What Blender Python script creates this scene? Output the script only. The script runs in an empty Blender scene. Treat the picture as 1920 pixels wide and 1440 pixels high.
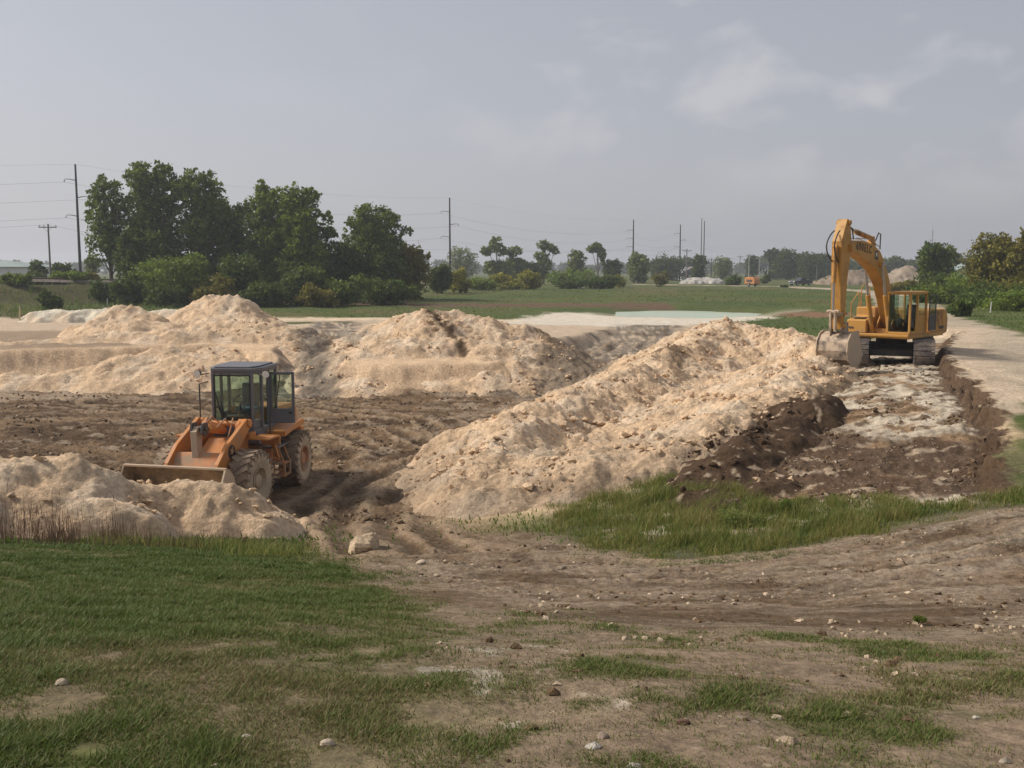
import bpy, math, random, time
import numpy as np
from mathutils import Matrix, Vector
R = math.radians
random.seed(7); RNG = np.random.default_rng(7)
sc = bpy.context.scene
T0 = time.time()
# ------------------------------------------------------------------ camera, sky, sun, exposure
CAM_Z = 6.0; FPX = 1884.0; PITCH = math.atan(215 / FPX)
cd = bpy.data.cameras.new("camera"); cam = bpy.data.objects.new("camera", cd)
sc.collection.objects.link(cam); sc.camera = cam
cam.location = (0, 0, CAM_Z); cam.rotation_euler = (R(90) - PITCH, 0, 0)
cd.sensor_width = 36; cd.lens = FPX / 1920 * 36; cd.clip_start = 0.1; cd.clip_end = 8000
SUN_EL, SUN_AZ = 40, -80          # azimuth from +Y, positive to +X
w = bpy.data.worlds.new("World"); sc.world = w; w.use_nodes = True
nt = w.node_tree; nt.nodes.clear(); N = nt.nodes.new; L = nt.links.new
out = N("ShaderNodeOutputWorld"); bg = N("ShaderNodeBackground"); L(bg.outputs[0], out.inputs[0])
sky = N("ShaderNodeTexSky"); sky.sky_type = 'NISHITA'; sky.sun_disc = False
sky.sun_elevation = R(SUN_EL); sky.sun_rotation = R(SUN_AZ); sky.air_density = 1.0; sky.dust_density = 4.0; sky.ozone_density = 1.0
tc = N("ShaderNodeTexCoord")
mp = N("ShaderNodeMapping"); mp.inputs['Scale'].default_value = (2.2, 2.2, 3.8); mp.inputs['Location'].default_value = (.7, .2, .15)
L(tc.outputs['Generated'], mp.inputs[0])
n1 = N("ShaderNodeTexNoise"); n1.inputs['Scale'].default_value = 3.6; n1.inputs['Detail'].default_value = 9; n1.inputs['Roughness'].default_value = .52; n1.inputs['Distortion'].default_value = .25
L(mp.outputs[0], n1.inputs[0])
cr = N("ShaderNodeValToRGB"); cr.color_ramp.elements[0].position = .49; cr.color_ramp.elements[1].position = .63
cr.color_ramp.elements[0].color = (0, 0, 0, 1); cr.color_ramp.elements[1].color = (1, 1, 1, 1); L(n1.outputs[0], cr.inputs[0])
# veil (thin overcast) over the blue, with fainter cumulus through it
veil = N("ShaderNodeMixRGB"); veil.inputs[0].default_value = .80; L(sky.outputs[0], veil.inputs[1]); tcx = N("ShaderNodeSeparateXYZ"); L(tc.outputs['Generated'], tcx.inputs[0])
gx = N("ShaderNodeMapRange"); L(tcx.outputs[0], gx.inputs[0]); gx.inputs[1].default_value = -.6; gx.inputs[2].default_value = .6; gx.inputs[3].default_value = 1.16; gx.inputs[4].default_value = .93
vc = N("ShaderNodeVectorMath"); vc.operation = 'SCALE'; vc.inputs[0].default_value = (2.80, 2.83, 3.08); gz = N('ShaderNodeMapRange'); L(tcx.outputs[2], gz.inputs[0]); gz.inputs[1].default_value = .06; gz.inputs[2].default_value = .45; gz.inputs[3].default_value = 1.05; gz.inputs[4].default_value = .84; gm = N('ShaderNodeMath'); gm.operation = 'MULTIPLY'; L(gx.outputs[0], gm.inputs[0]); L(gz.outputs[0], gm.inputs[1]); L(gm.outputs[0], vc.inputs['Scale']); L(vc.outputs[0], veil.inputs[2])
clo = N("ShaderNodeMixRGB"); L(veil.outputs[0], clo.inputs[1]); clo.inputs[2].default_value = (4.0, 3.95, 4.05, 1)
sep = N("ShaderNodeSeparateXYZ"); L(tc.outputs['Generated'], sep.inputs[0])
band = N("ShaderNodeMapRange"); L(sep.outputs[2], band.inputs[0]); band.inputs[1].default_value = .04; band.inputs[2].default_value = .14; band.inputs[3].default_value = .0; band.inputs[4].default_value = .55
mu = N("ShaderNodeMath"); mu.operation = 'MULTIPLY'; L(cr.outputs[0], mu.inputs[0]); L(band.outputs[0], mu.inputs[1]); side = N("ShaderNodeMapRange"); L(tcx.outputs[0], side.inputs[0]); side.inputs[1].default_value = -.12; side.inputs[2].default_value = .12; side.inputs[3].default_value = .15
mu2 = N("ShaderNodeMath"); mu2.operation = 'MULTIPLY'; L(mu.outputs[0], mu2.inputs[0]); L(side.outputs[0], mu2.inputs[1]); L(mu2.outputs[0], clo.inputs[0])
L(clo.outputs[0], bg.inputs[0]); bg.inputs[1].default_value = .10
sd = bpy.data.lights.new("sun", 'SUN'); so = bpy.data.objects.new("sun", sd); sc.collection.objects.link(so)
sd.energy = 2.7; sd.angle = R(11); sd.color = (1, .93, .84)
ca, ea = R(SUN_AZ), R(SUN_EL)
sv = Vector((math.sin(ca) * math.cos(ea), math.cos(ca) * math.cos(ea), math.sin(ea)))
so.rotation_euler = sv.to_track_quat('Z', 'Y').to_euler()
sc.view_settings.view_transform = 'Standard'; sc.view_settings.look = 'None'; sc.view_settings.exposure = 0.68; sc.view_settings.gamma = 1
sc.cycles.use_denoising = True
sc.cycles.max_bounces = 6; sc.cycles.transparent_max_bounces = 12; sc.cycles.volume_bounces = 0; sc.cycles.caustics_reflective = False; sc.cycles.caustics_refractive = False

# ------------------------------------------------------------------ numpy noise
_perm = np.random.default_rng(11).permutation(512).astype(np.int64)
_ang = np.random.default_rng(12).random(512) * 2 * np.pi
_r2 = np.random.default_rng(13).random((512, 3))
def _h(ix, iy, s=0): return _perm[(_perm[(ix + s * 37) & 511] + iy) & 511]
def perlin(x, y, s=0):
    ix = np.floor(x).astype(np.int64); iy = np.floor(y).astype(np.int64); fx = x - ix; fy = y - iy
    u = fx * fx * fx * (fx * (fx * 6 - 15) + 10); v = fy * fy * fy * (fy * (fy * 6 - 15) + 10)
    def g(a, b):
        t = _ang[_h(ix + a, iy + b, s)]; return np.cos(t) * (fx - a) + np.sin(t) * (fy - b)
    a = g(0, 0); b = g(1, 0); c = g(0, 1); d = g(1, 1)
    return ((a + (b - a) * u) * (1 - v) + (c + (d - c) * u) * v) * 1.5
def fbm(x, y, o=4, s=0, gain=.5):
    r = 0; a = 1; f = 1
    for k in range(o): r = r + a * perlin(x * f + 17.3 * k, y * f - 9.1 * k, s + k); a *= gain; f *= 2.03
    return r
def worley(x, y, s=0):
    ix = np.floor(x).astype(np.int64); iy = np.floor(y).astype(np.int64)
    best = np.full(np.shape(x), 9.); bh = np.zeros(np.shape(x))
    for a in (-1, 0, 1):
        for b in (-1, 0, 1):
            h = _h(ix + a, iy + b, s); q = _r2[h]
            d = (ix + a + q[..., 0] - x) ** 2 + (iy + b + q[..., 1] - y) ** 2
            m = d < best; best = np.where(m, d, best); bh = np.where(m, q[..., 2], bh)
    return np.sqrt(best), bh
def clods(x, y, size, s=0):
    d, h = worley(x / size, y / size, s)
    r = .25 + .4 * h
    return size * .9 * np.sqrt(np.maximum(0, 1 - (d / r) ** 2)) * r * (h > .25)
def sst(a, b, x):
    t = np.clip((x - a) / (b - a), 0, 1); return t * t * (3 - 2 * t)
def seg(x, y, a, b):
    dx, dy = b[0] - a[0], b[1] - a[1]; t = np.clip(((x - a[0]) * dx + (y - a[1]) * dy) / (dx * dx + dy * dy + 1e-9), 0, 1)
    return np.hypot(x - a[0] - t * dx, y - a[1] - t * dy), t
def pline(x, y, pts):
    best = np.full(np.shape(x), 1e9); val = np.zeros(np.shape(x))
    for a, b in zip(pts[:-1], pts[1:]):
        d, t = seg(x, y, a, b); m = d < best; best = np.where(m, d, best)
        if len(a) > 2: val = np.where(m, a[2] + (b[2] - a[2]) * t, val)
    return best, val
def sdpoly(x, y, P):      # positive inside
    d, _ = pline(x, y, [(p[0], p[1]) for p in P] + [(P[0][0], P[0][1])]); ins = np.zeros(np.shape(x), bool)
    for (x0, y0), (x1, y1) in zip([p[:2] for p in P], [p[:2] for p in P[1:] + P[:1]]):
        c = ((y0 > y) != (y1 > y)); xi = x0 + (y - y0) * (x1 - x0) / ((y1 - y0) if abs(y1 - y0) > 1e-9 else 1e-9)
        ins ^= c & (x < xi)
    return np.where(ins, d, -d)

# ------------------------------------------------------------------ terrain height
RB = np.array([(0,0,4.35),(0,3.5,4.2),(-5,0,4.4),(-5,5,4.0),(-11,0,4.4),(-20,2,4.3),(5,0,4.4),(4,4,4.1),(14,2,4.2),(24,6,3.9),(0,-12,4.3),(-20,-12,4.3),(20,-12,4.3),
 (-4,9,3.05),(-9,10,3.0),(-14,10,3.0),(-8,15.8,1.6),(-4,17.1,1.15),(-12,16,1.65),(-20,15,2),(-30,15,2.1),(-.6,9.5,2.75),(.2,13,1.9),(3.8,7.4,3.2),(8,8,3.3),(14,9,3.2),
 (2.4,15.6,1.35),(.5,18.5,.9),(5.5,15.7,1.65),(8.4,15.8,2.1),(12.5,16,2.2),(20,16,2.3),(3,20,.95),(5.5,21,1.15),(4,23,1.0),(8.6,20.5,1.55),(7,24,1.4),(10,28,1.8),(11.3,31,1.95),(13,36,2.05),
 (15,40,2.1),(17,44,2.1),(15,25,2.0),(20,30,2.0),(20,40,2.0),(30,30,2.3),(25,50,2.35),(34,45,2.4),(-4,23.7,.15),(-3,19.6,.55),(-2.5,21.5,.35),(-1,20,.55),
 (-45,53,1.9),(-25,54,2.0),(-16,56,2.0),(-11,53,1.7),(-5,50,1.35),(-1,51,1.4),(3,53,1.6),(-35,70,1.9),(-20,70,1.9),(-5,66,1.9),(-20,82,1.9),(-2,82,1.8),(10,74,1.8),(22,60,2.1),(35,75,2.3),
 (-45,90,2.0),(0,100,1.8),(30,90,2.1),(30,110,2.2),(20,125,2.1),(-8,125,2.0),(-40,125,2.3),(10,160,2.6),(60,160,2.5),(60,110,2.5),(60,60,2.5),(-60,60,2.0),(-60,30,2.1),(-40,35,2.0),(40,20,2.6),(-80,120,2.3),(-60,160,2.4),(10,40,1.0),(5,30,.6)], float)
def _fit():
    X = RB[:, :2] / 20; d = np.hypot(X[:, None, 0] - X[None, :, 0], X[:, None, 1] - X[None, :, 1])
    K = np.where(d > 0, d * d * np.log(d + 1e-12), 0) + np.eye(len(X)) * 2e-3
    A = np.c_[np.ones(len(X)), X]; M = np.block([[K, A], [A.T, np.zeros((3, 3))]])
    return X, np.linalg.solve(M, np.r_[RB[:, 2], 0, 0, 0])
RX, RW = _fit()
def rbf(x, y):
    x = np.asarray(x, float); y = np.asarray(y, float); sh = x.shape; X = x.ravel() / 20; Y = y.ravel() / 20; o = np.empty(X.size)
    for i in range(0, X.size, 100000):
        a = X[i:i + 100000, None]; b = Y[i:i + 100000, None]; d2 = (a - RX[:, 0]) ** 2 + (b - RX[:, 1]) ** 2 + 1e-12
        o[i:i + 100000] = (.5 * d2 * np.log(d2)) @ RW[:len(RX)] + RW[-3] + RW[-2] * a[:, 0] + RW[-1] * b[:, 0]
    return o.reshape(sh)
PIT = [(-45,50),(-26,51),(-21,52.6),(-16,54.3),(-12.5,52.3),(-10.5,50.5),(-5.3,49),(-1.5,49.7),(2,51),(6,51),(7,46),(4.5,36),(2,29),(-.5,24.5),(-2.5,21.5),(-5,21.2),(-8,21),(-12,20),(-30,20),(-45,22)]
POND = [(9.5,96),(11.5,91.5),(17,89.5),(23,92),(26.5,97),(27,104),(22,110.5),(15,111),(10.5,106)]
RAMP = [(2.6,48,-.1),(4.6,56,.6),(8.2,66,1.4),(10,74,1.8)]
GUL = [(-10.0,47.5,.1),(-10.5,52,.8),(-11.1,58,1.25),(-12.2,66,1.65),(-13.6,78,1.85)]
RIM = [(8.2,14),(9.0,17.8),(10.3,21),(12.3,25.3),(14.0,31),(15.7,36),(17.7,41),(20.5,47),(24,54)]
RAIL = [(-260,84,4.9),(-130,98,4.9),(-62,112,4.8),(-45,124,4.2),(-30,150,3.0)]
ROAD = [(10,15.5),(14.5,22.3),(17.3,31),(19.5,40),(22.2,50),(25.5,62),(32,80),(43,110),(55,146),(60.5,172),(59,206),(50,228),(30,246),(-10,262),(-60,280)]
RUTS = [[(-2.6,17.5),(-3.6,21),(-4.1,25),(-3.6,29.5),(-3.4,33),(-5.5,37),(-10,39.5),(-20,40.5)],
        [(-2.0,18),(-3,22),(-3.2,27),(-1.8,31),(-1,35),(-3,40),(-8,43.5),(-18,45)],
        [(-4.0,22),(-5.4,25.5),(-5.8,29),(-6.8,33),(-10,35.5),(-18,36)],
        [(-7.2,28),(-7.6,32),(-9.6,37),(-14,42),(-24,46)],[(-12,24),(-16,28),(-24,31)],[(-9,26),(-13,30.5),(-20,33.5),(-30,35)],
        [(-2.8,19),(-1.6,14.8),(1.5,12.9),(5,12.8),(9,13.8),(13,15)],[(-1.6,18),(-.4,15.6),(2,14.3),(6,14),(10,15.3)],[(9.7,22),(12,28),(14.6,36)],[(4,47),(3.4,50),(5,57),(8.4,66)]]
def rim_s(x, y):
    return x - np.interp(y, [p[1] for p in RIM], [p[0] for p in RIM]) + .32 * fbm(x * .35, y * .35, 3, 3) + .26 * fbm(x * 1.3, y * 1.3, 2, 5) + .20 * fbm(x * 4.2, y * 4.2, 3, 15)
def pit_s(x, y):
    return sdpoly(x, y, PIT) + .36 * fbm(x * .35, y * .35, 3, 3) + .10 * fbm(x * 1.1, y * 1.1, 3, 6)
def smooth_h(x, y):
    r = np.hypot(x, y); z = rbf(np.clip(x, -85, 85), np.clip(y, -14, 170))
    far = np.maximum(sst(70, 95, np.abs(x)), np.maximum(sst(140, 175, y), sst(10, 60, -y)))
    z = z * (1 - far) + 2.35 * far
    wob = .45 * fbm(x * .35, y * .35, 3, 3)
    # road bank right of the rim
    sx = rim_s(x, y)
    z = z + .46 * sst(-.28, .10, sx) * sst(17.5, 22, y) * (1 - sst(60, 85, y))
    # railway embankment
    d, v = pline(x, y, RAIL); z = np.maximum(z, v - np.maximum(0, d - 3.0) * .33 - .12 * fbm(x * .2, y * .2, 3))
    # pit
    s = pit_s(x, y)
    floor = .03 + .10 * fbm(x * .18, y * .18, 2, 8)
    k = .42 * sst(-.25, .9, s) + .58 * sst(-.4, 3.2 + 2.6 * wob + .2 * fbm(x * .5, y * .5, 2, 12), s); z = z * (1 - k) + floor * k
    k = 1 - sst(1.3, 3.0, seg(x, y, (-3.7, 26), (-2.5, 18.8))[0]); z = z * (1 - k) + k * (.04 + np.clip((24.2 - y) * .12, 0, 1) + .05 * fbm(x * .5, y * .5, 2, 17))
    for pl, hw, sl in ((RAMP, 2.1, .8), (GUL, 1.0, .8)):
        d, v = pline(x, y, pl); ok = d < 12
        z = np.where(ok, np.minimum(z, v + np.maximum(0, d + wob * .6 - hw) * sl), z)
    s = sdpoly(x, y, POND) + .8 * fbm(x * .25, y * .25, 2, 21); z = z - sst(-3, 3, s) * .55
    return z
def rutv(x, y):
    o = np.zeros(np.shape(x)); m = (y > 10) & (y < 70) & (x > -32) & (x < 18)
    xs = x[m]; ys = y[m]; oo = np.zeros(xs.shape); wx = .25 * fbm(xs * .3, ys * .3, 2, 31)
    for i, pl in enumerate(RUTS):
        q = [(*pl[0], 0.)]
        for p in pl[1:]: q.append((*p, q[-1][2] + math.hypot(p[0] - q[-1][0], p[1] - q[-1][1])))
        d, sl = pline(xs + wx, ys - wx, q)
        g = np.exp(-((d - .95) / .26) ** 2) - .5 * np.exp(-((d - .52) / .16) ** 2) - .6 * np.exp(-((d - 1.42) / .18) ** 2) + .32 * np.exp(-((d - .95) / .3) ** 2) * np.sin(sl * 2 * math.pi / .30 + (d - .95) * 9)
        oo = oo + g * (.6 + .4 * np.sin(i * 2.1)) * (.45 if i in (6, 7) else 1.35) * sst(-.5, .3, fbm(xs * .25 + i * 9, ys * .25, 2, 40 + i) + .25)
    o[m] = oo; return o
def ZN(x, y):                    # how rough the bare earth is: 0 flat .. 1 churned
    pit = sst(-.5, 1.5, sdpoly(x, y, PIT)) * (.8 + .2 * sst(2, 4, seg(x, y, (-3.7, 26), (-2.5, 18.8))[0])); rp = 1 - sst(1.8, 3, pline(x, y, RAMP)[0]); gl = 1 - sst(1.6, 2.6, pline(x, y, GUL)[0])
    sx = x - np.interp(y, [p[1] for p in RIM], [p[0] for p in RIM])
    tr = (1 - sst(-1, .3, sx)) * sst(-7, -5.5, sx) * sst(17.5, 20, y) * (1 - sst(44, 50, y))
    tk = (1 - sst(2.0, 3.6, pline(x, y, RUTS[6])[0]))
    return np.clip(np.maximum.reduce([pit, rp, gl, tr * .8, tk * .35]), 0, 1)
def height(x, y, detail=True):
    x = np.asarray(x, float); y = np.asarray(y, float); z = smooth_h(x, y)
    if not detail: return z
    r = np.hypot(x, y); zn = ZN(x, y); near = 1 - sst(60, 110, r)
    z = z + near * (.035 * fbm(x * .8, y * .8, 3, 50) + zn * (.045 * fbm(x * 1.7, y * 1.7, 4, 51) + .030 * fbm(x * 6, y * 6, 3, 53) + .22 * clods(x, y, .34, 2) + .5 * clods(x, y, .17, 4) + .5 * clods(x, y, .09, 14)))
    z = z - np.tanh(rutv(x, y) * .9) * (.135 - .05 * (1 - sst(1.5, 4, seg(x, y, (-3.7, 27), (-2.5, 18.8))[0])))
    s = 1 - sst(1.7, 2.3, pline(x, y, [(-7.0, 27.9), (-7.5, 24.7)])[0]); z = z * (1 - s) + .03 * s
    z = z + (1 - near) * .10 * fbm(x * .12, y * .12, 3, 60)
    return z
def h1(x, y): return float(height(np.array([x]), np.array([y]))[0])
def hs(x, y): return float(smooth_h(np.array([x]), np.array([y]))[0])
cP, sP = math.cos(PITCH), math.sin(PITCH)
def ray(u, v):
    a = (u - 960) / FPX; b = (720 - v) / FPX; return a, cP + b * sP, -sP + b * cP
def at(u, v, y):                  # world x, z of an image direction at distance y
    a, dy, dz = ray(u, v); t = y / dy; return a * t, CAM_Z + dz * t
def ground_at(u, v):              # where a sight line met the ground when the site was measured
    a, dy, dz = ray(u, v); ts = np.exp(np.linspace(math.log(2.5), math.log(900), 500)); xs = a * ts; ys = dy * ts; zs = CAM_Z + dz * ts
    hh = smooth_h(xs, ys); k = np.argmax(zs < hh)
    if k == 0: k = len(ts) - 1
    t0, t1 = ts[k - 1], ts[k]; e0 = zs[k - 1] - hh[k - 1]; e1 = zs[k] - hh[k]; t = t0 + (t1 - t0) * e0 / (e0 - e1 + 1e-9)
    return a * t, dy * t
def GP(*uv): return [ground_at(u, v) for u, v in uv]

# ------------------------------------------------------------------ mesh and material helpers
col = sc.collection
def tag(o, label=None, cat=None, group=None, kind=None):
    for k, v in (('label', label), ('category', cat), ('group', group), ('kind', kind)):
        if v: o[k] = v
    return o
def empty(name, loc=(0, 0, 0), rz=0, rx=0, ry=0):
    o = bpy.data.objects.new(name, None); col.objects.link(o); o.location = loc; o.rotation_euler = (rx, ry, rz); o.empty_display_size = .2; return o
def npmesh(name, V, F, mat, parent=None, smooth=False, attrs=None, fattrs=None):
    V = np.asarray(V, np.float32); F = np.asarray(F, np.int32); me = bpy.data.meshes.new(name)
    me.vertices.add(len(V)); me.vertices.foreach_set('co', V.ravel())
    n, k = F.shape; me.loops.add(n * k); me.loops.foreach_set('vertex_index', F.ravel())
    me.polygons.add(n); me.polygons.foreach_set('loop_start', np.arange(0, n * k, k, dtype=np.int32)); me.polygons.foreach_set('loop_total', np.full(n, k, np.int32))
    me.polygons.foreach_set('use_smooth', np.full(n, smooth)); me.update(calc_edges=True)
    for nm, A in (attrs or {}).items():
        t = 'FLOAT_COLOR' if A.ndim == 2 else 'FLOAT'; a = me.attributes.new(nm, t, 'POINT'); a.data.foreach_set('color' if A.ndim == 2 else 'value', A.astype(np.float32).ravel())
    for nm, A in (fattrs or {}).items():
        a = me.attributes.new(nm, 'FLOAT', 'FACE'); a.data.foreach_set('value', A.astype(np.float32))
    me.materials.append(mat); o = bpy.data.objects.new(name, me); col.objects.link(o)
    if parent: o.parent = parent
    return o
class MB:
    def __init__(s, M=None): s.v = []; s.f = []; s.M = M or Matrix()
    def add(s, vs, fs, M=None):
        b = len(s.v); T = s.M @ M if M else s.M
        s.v += [tuple(T @ Vector(p)) for p in vs]; s.f += [tuple(b + i for i in f) for f in fs]; return s
    def box(s, c, d, M=None, taper=1):
        x, y, z = d[0] / 2, d[1] / 2, d[2] / 2
        vs = [(c[0] + i * x * (taper if k > 0 else 1), c[1] + j * y * (taper if k > 0 else 1), c[2] + k * z) for k in (-1, 1) for i, j in ((-1, -1), (1, -1), (1, 1), (-1, 1))]
        return s.add(vs, [(3, 2, 1, 0), (4, 5, 6, 7), (0, 1, 5, 4), (1, 2, 6, 5), (2, 3, 7, 6), (3, 0, 4, 7)], M)
    def prism(s, pts, y0, y1, M=None):
        n = len(pts); ar = sum(pts[i][0] * pts[(i + 1) % n][1] - pts[(i + 1) % n][0] * pts[i][1] for i in range(n))
        if ar < 0: pts = pts[::-1]
        if y1 < y0: y0, y1 = y1, y0
        vs = [(p[0], y0, p[1]) for p in pts] + [(p[0], y1, p[1]) for p in pts]
        return s.add(vs, [tuple(range(n)), tuple(range(2 * n - 1, n - 1, -1))] + [(i + n, (i + 1) % n + n, (i + 1) % n, i) for i in range(n)], M)
    def cyl(s, p0, p1, r0, r1=None, n=14, cap=True):
        r1 = r0 if r1 is None else r1; p0 = Vector(p0); p1 = Vector(p1); q = (p1 - p0).to_track_quat('Z', 'Y'); L_ = (p1 - p0).length
        vs = [p0 + q @ Vector((r * math.cos(a), r * math.sin(a), z)) for r, z in ((r0, 0), (r1, L_)) for a in [2 * math.pi * i / n for i in range(n)]]
        fs = [(i, (i + 1) % n, n + (i + 1) % n, n + i) for i in range(n)]
        if cap: fs += [tuple(range(n - 1, -1, -1)), tuple(range(n, 2 * n))]
        return s.add(vs, fs)
    def tube(s, pts, r, n=7):
        pts = [Vector(p) for p in pts]; m = len(pts); rs = r if isinstance(r, (list, tuple)) else [r] * m; vs = []; ref = Vector((0, .3, 1)).normalized()
        for i, p in enumerate(pts):
            t = (pts[min(i + 1, m - 1)] - pts[max(i - 1, 0)]).normalized(); a = t.cross(ref)
            if a.length < .05: a = t.cross(Vector((1, 0, 0)))
            a.normalize(); b = t.cross(a)
            vs += [p + (a * math.cos(2 * math.pi * k / n) + b * math.sin(2 * math.pi * k / n)) * rs[i] for k in range(n)]
        fs = [(i * n + k, i * n + (k + 1) % n, (i + 1) * n + (k + 1) % n, (i + 1) * n + k) for i in range(m - 1) for k in range(n)] + [tuple(range(n - 1, -1, -1)), tuple(range((m - 1) * n, m * n))]
        return s.add(vs, fs)
    def lathe(s, prof, c=(0, 0, 0), n=36):          # prof = [(radius, y)], axis Y
        m = len(prof); vs = [(c[0] + r * math.cos(a), c[1] + y, c[2] + r * math.sin(a)) for r, y in prof for a in [2 * math.pi * i / n for i in range(n)]]
        return s.add(vs, [(i * n + k, i * n + (k + 1) % n, (i + 1) * n + (k + 1) % n, (i + 1) * n + k) for i in range(m - 1) for k in range(n)])
    def strip(s, prof, y0, y1, t, M=None):          # a curved plate: profile line in XZ with thickness t
        P = [Vector((a, 0, b)) for a, b in prof]; n = len(P); o = []
        for i in range(n):
            d = (P[min(i + 1, n - 1)] - P[max(i - 1, 0)]).normalized(); o.append(P[i] + Vector((-d.z, 0, d.x)) * t)
        return s.prism_quads([(p.x, p.z) for p in P], [(p.x, p.z) for p in o], y0, y1, M)
    def prism_quads(s, A, B, y0, y1, M=None):
        n = len(A); vs = [(a[0], y0, a[1]) for a in A] + [(b[0], y0, b[1]) for b in B] + [(a[0], y1, a[1]) for a in A] + [(b[0], y1, b[1]) for b in B]; fs = []
        for i in range(n - 1):
            fs += [(i, i + 1, n + i + 1, n + i), (2 * n + i + 1, 2 * n + i, 3 * n + i, 3 * n + i + 1), (i + 1, i, 2 * n + i, 2 * n + i + 1), (n + i, n + i + 1, 3 * n + i + 1, 3 * n + i)]
        fs += [(0, n, 3 * n, 2 * n), (n - 1, 3 * n - 1, 4 * n - 1, 2 * n - 1)]
        return s.add(vs, fs, M)
    def build(s, name, mat, parent=None, bevel=0, smooth=False):
        me = bpy.data.meshes.new(name); me.from_pydata(s.v, [], s.f); me.update(); me.materials.append(mat)
        if smooth:
            me.polygons.foreach_set('use_smooth', [True] * len(me.polygons))
        o = bpy.data.objects.new(name, me); col.objects.link(o)
        if parent: o.parent = parent
        if bevel:
            b = o.modifiers.new('bevel', 'BEVEL'); b.width = bevel; b.segments = 2; b.limit_method = 'ANGLE'; b.angle_limit = R(35)
            try: b.harden_normals = False
            except Exception: pass
        return o
def copy_tree(o, parent=None):
    c = o.copy(); col.objects.link(c); c.parent = parent
    for ch in list(o.children): copy_tree(ch, c)
    return c
def newmat(name):
    m = bpy.data.materials.new(name); m.use_nodes = True; n = m.node_tree.nodes; b = n['Principled BSDF']; return m, m.node_tree, b
def paint(name, c, rough=.5, dirt=.35, dc=(.33, .25, .17), scale=3., metal=0., bump=.006):
    m, t, b = newmat(name); n = t.nodes; l = t.links
    co = n.new('ShaderNodeTexCoord'); a = n.new('ShaderNodeTexNoise'); a.inputs['Scale'].default_value = scale; a.inputs['Detail'].default_value = 8; a.inputs['Roughness'].default_value = .65; l.new(co.outputs['Object'], a.inputs[0])
    r = n.new('ShaderNodeValToRGB'); r.color_ramp.elements[0].position = .64 - .42 * dirt; r.color_ramp.elements[1].position = .80 - .30 * dirt; l.new(a.outputs[0], r.inputs[0])
    g = n.new('ShaderNodeTexNoise'); g.inputs['Scale'].default_value = scale * 9; g.inputs['Detail'].default_value = 5; l.new(co.outputs['Object'], g.inputs[0])
    sp = n.new('ShaderNodeMath'); sp.operation = 'MULTIPLY'; l.new(r.outputs[0], sp.inputs[0]); sp.inputs[1].default_value = min(1, dirt * 1.7)
    ad = n.new('ShaderNodeMath'); ad.operation = 'MULTIPLY_ADD'; l.new(g.outputs[0], ad.inputs[0]); ad.inputs[1].default_value = .35 * dirt; l.new(sp.outputs[0], ad.inputs[2]); ad.use_clamp = True
    mx = n.new('ShaderNodeMixRGB'); mx.inputs[1].default_value = (*c, 1); mx.inputs[2].default_value = (*dc, 1); l.new(ad.outputs[0], mx.inputs[0]); l.new(mx.outputs[0], b.inputs['Base Color'])
    ro = n.new('ShaderNodeMapRange'); l.new(ad.outputs[0], ro.inputs[0]); ro.inputs[3].default_value = rough; ro.inputs[4].default_value = .95; l.new(ro.outputs[0], b.inputs['Roughness'])
    b.inputs['Metallic'].default_value = metal
    bp = n.new('ShaderNodeBump'); bp.inputs['Strength'].default_value = .5; bp.inputs['Distance'].default_value = bump; l.new(g.outputs[0], bp.inputs['Height']); l.new(bp.outputs[0], b.inputs['Normal'])
    return m
def glassmat(name, tint=(.72, .84, .80), refl=.14):
    m, t, b = newmat(name); n = t.nodes; l = t.links
    tr = n.new('ShaderNodeBsdfTransparent'); tr.inputs[0].default_value = (*tint, 1); gl = n.new('ShaderNodeBsdfGlossy'); gl.inputs['Roughness'].default_value = .08
    mx = n.new('ShaderNodeMixShader'); fr = n.new('ShaderNodeLayerWeight'); fr.inputs[0].default_value = .5; pw = n.new('ShaderNodeMath'); pw.operation = 'POWER'; l.new(fr.outputs['Facing'], pw.inputs[0]); pw.inputs[1].default_value = 4
    ad = n.new('ShaderNodeMath'); ad.operation = 'MULTIPLY_ADD'; l.new(pw.outputs[0], ad.inputs[0]); ad.inputs[1].default_value = .5; ad.inputs[2].default_value = refl * .45
    l.new(ad.outputs[0], mx.inputs[0]); l.new(tr.outputs[0], mx.inputs[1]); l.new(gl.outputs[0], mx.inputs[2]); l.new(mx.outputs[0], n['Material Output'].inputs[0]); return m
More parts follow.
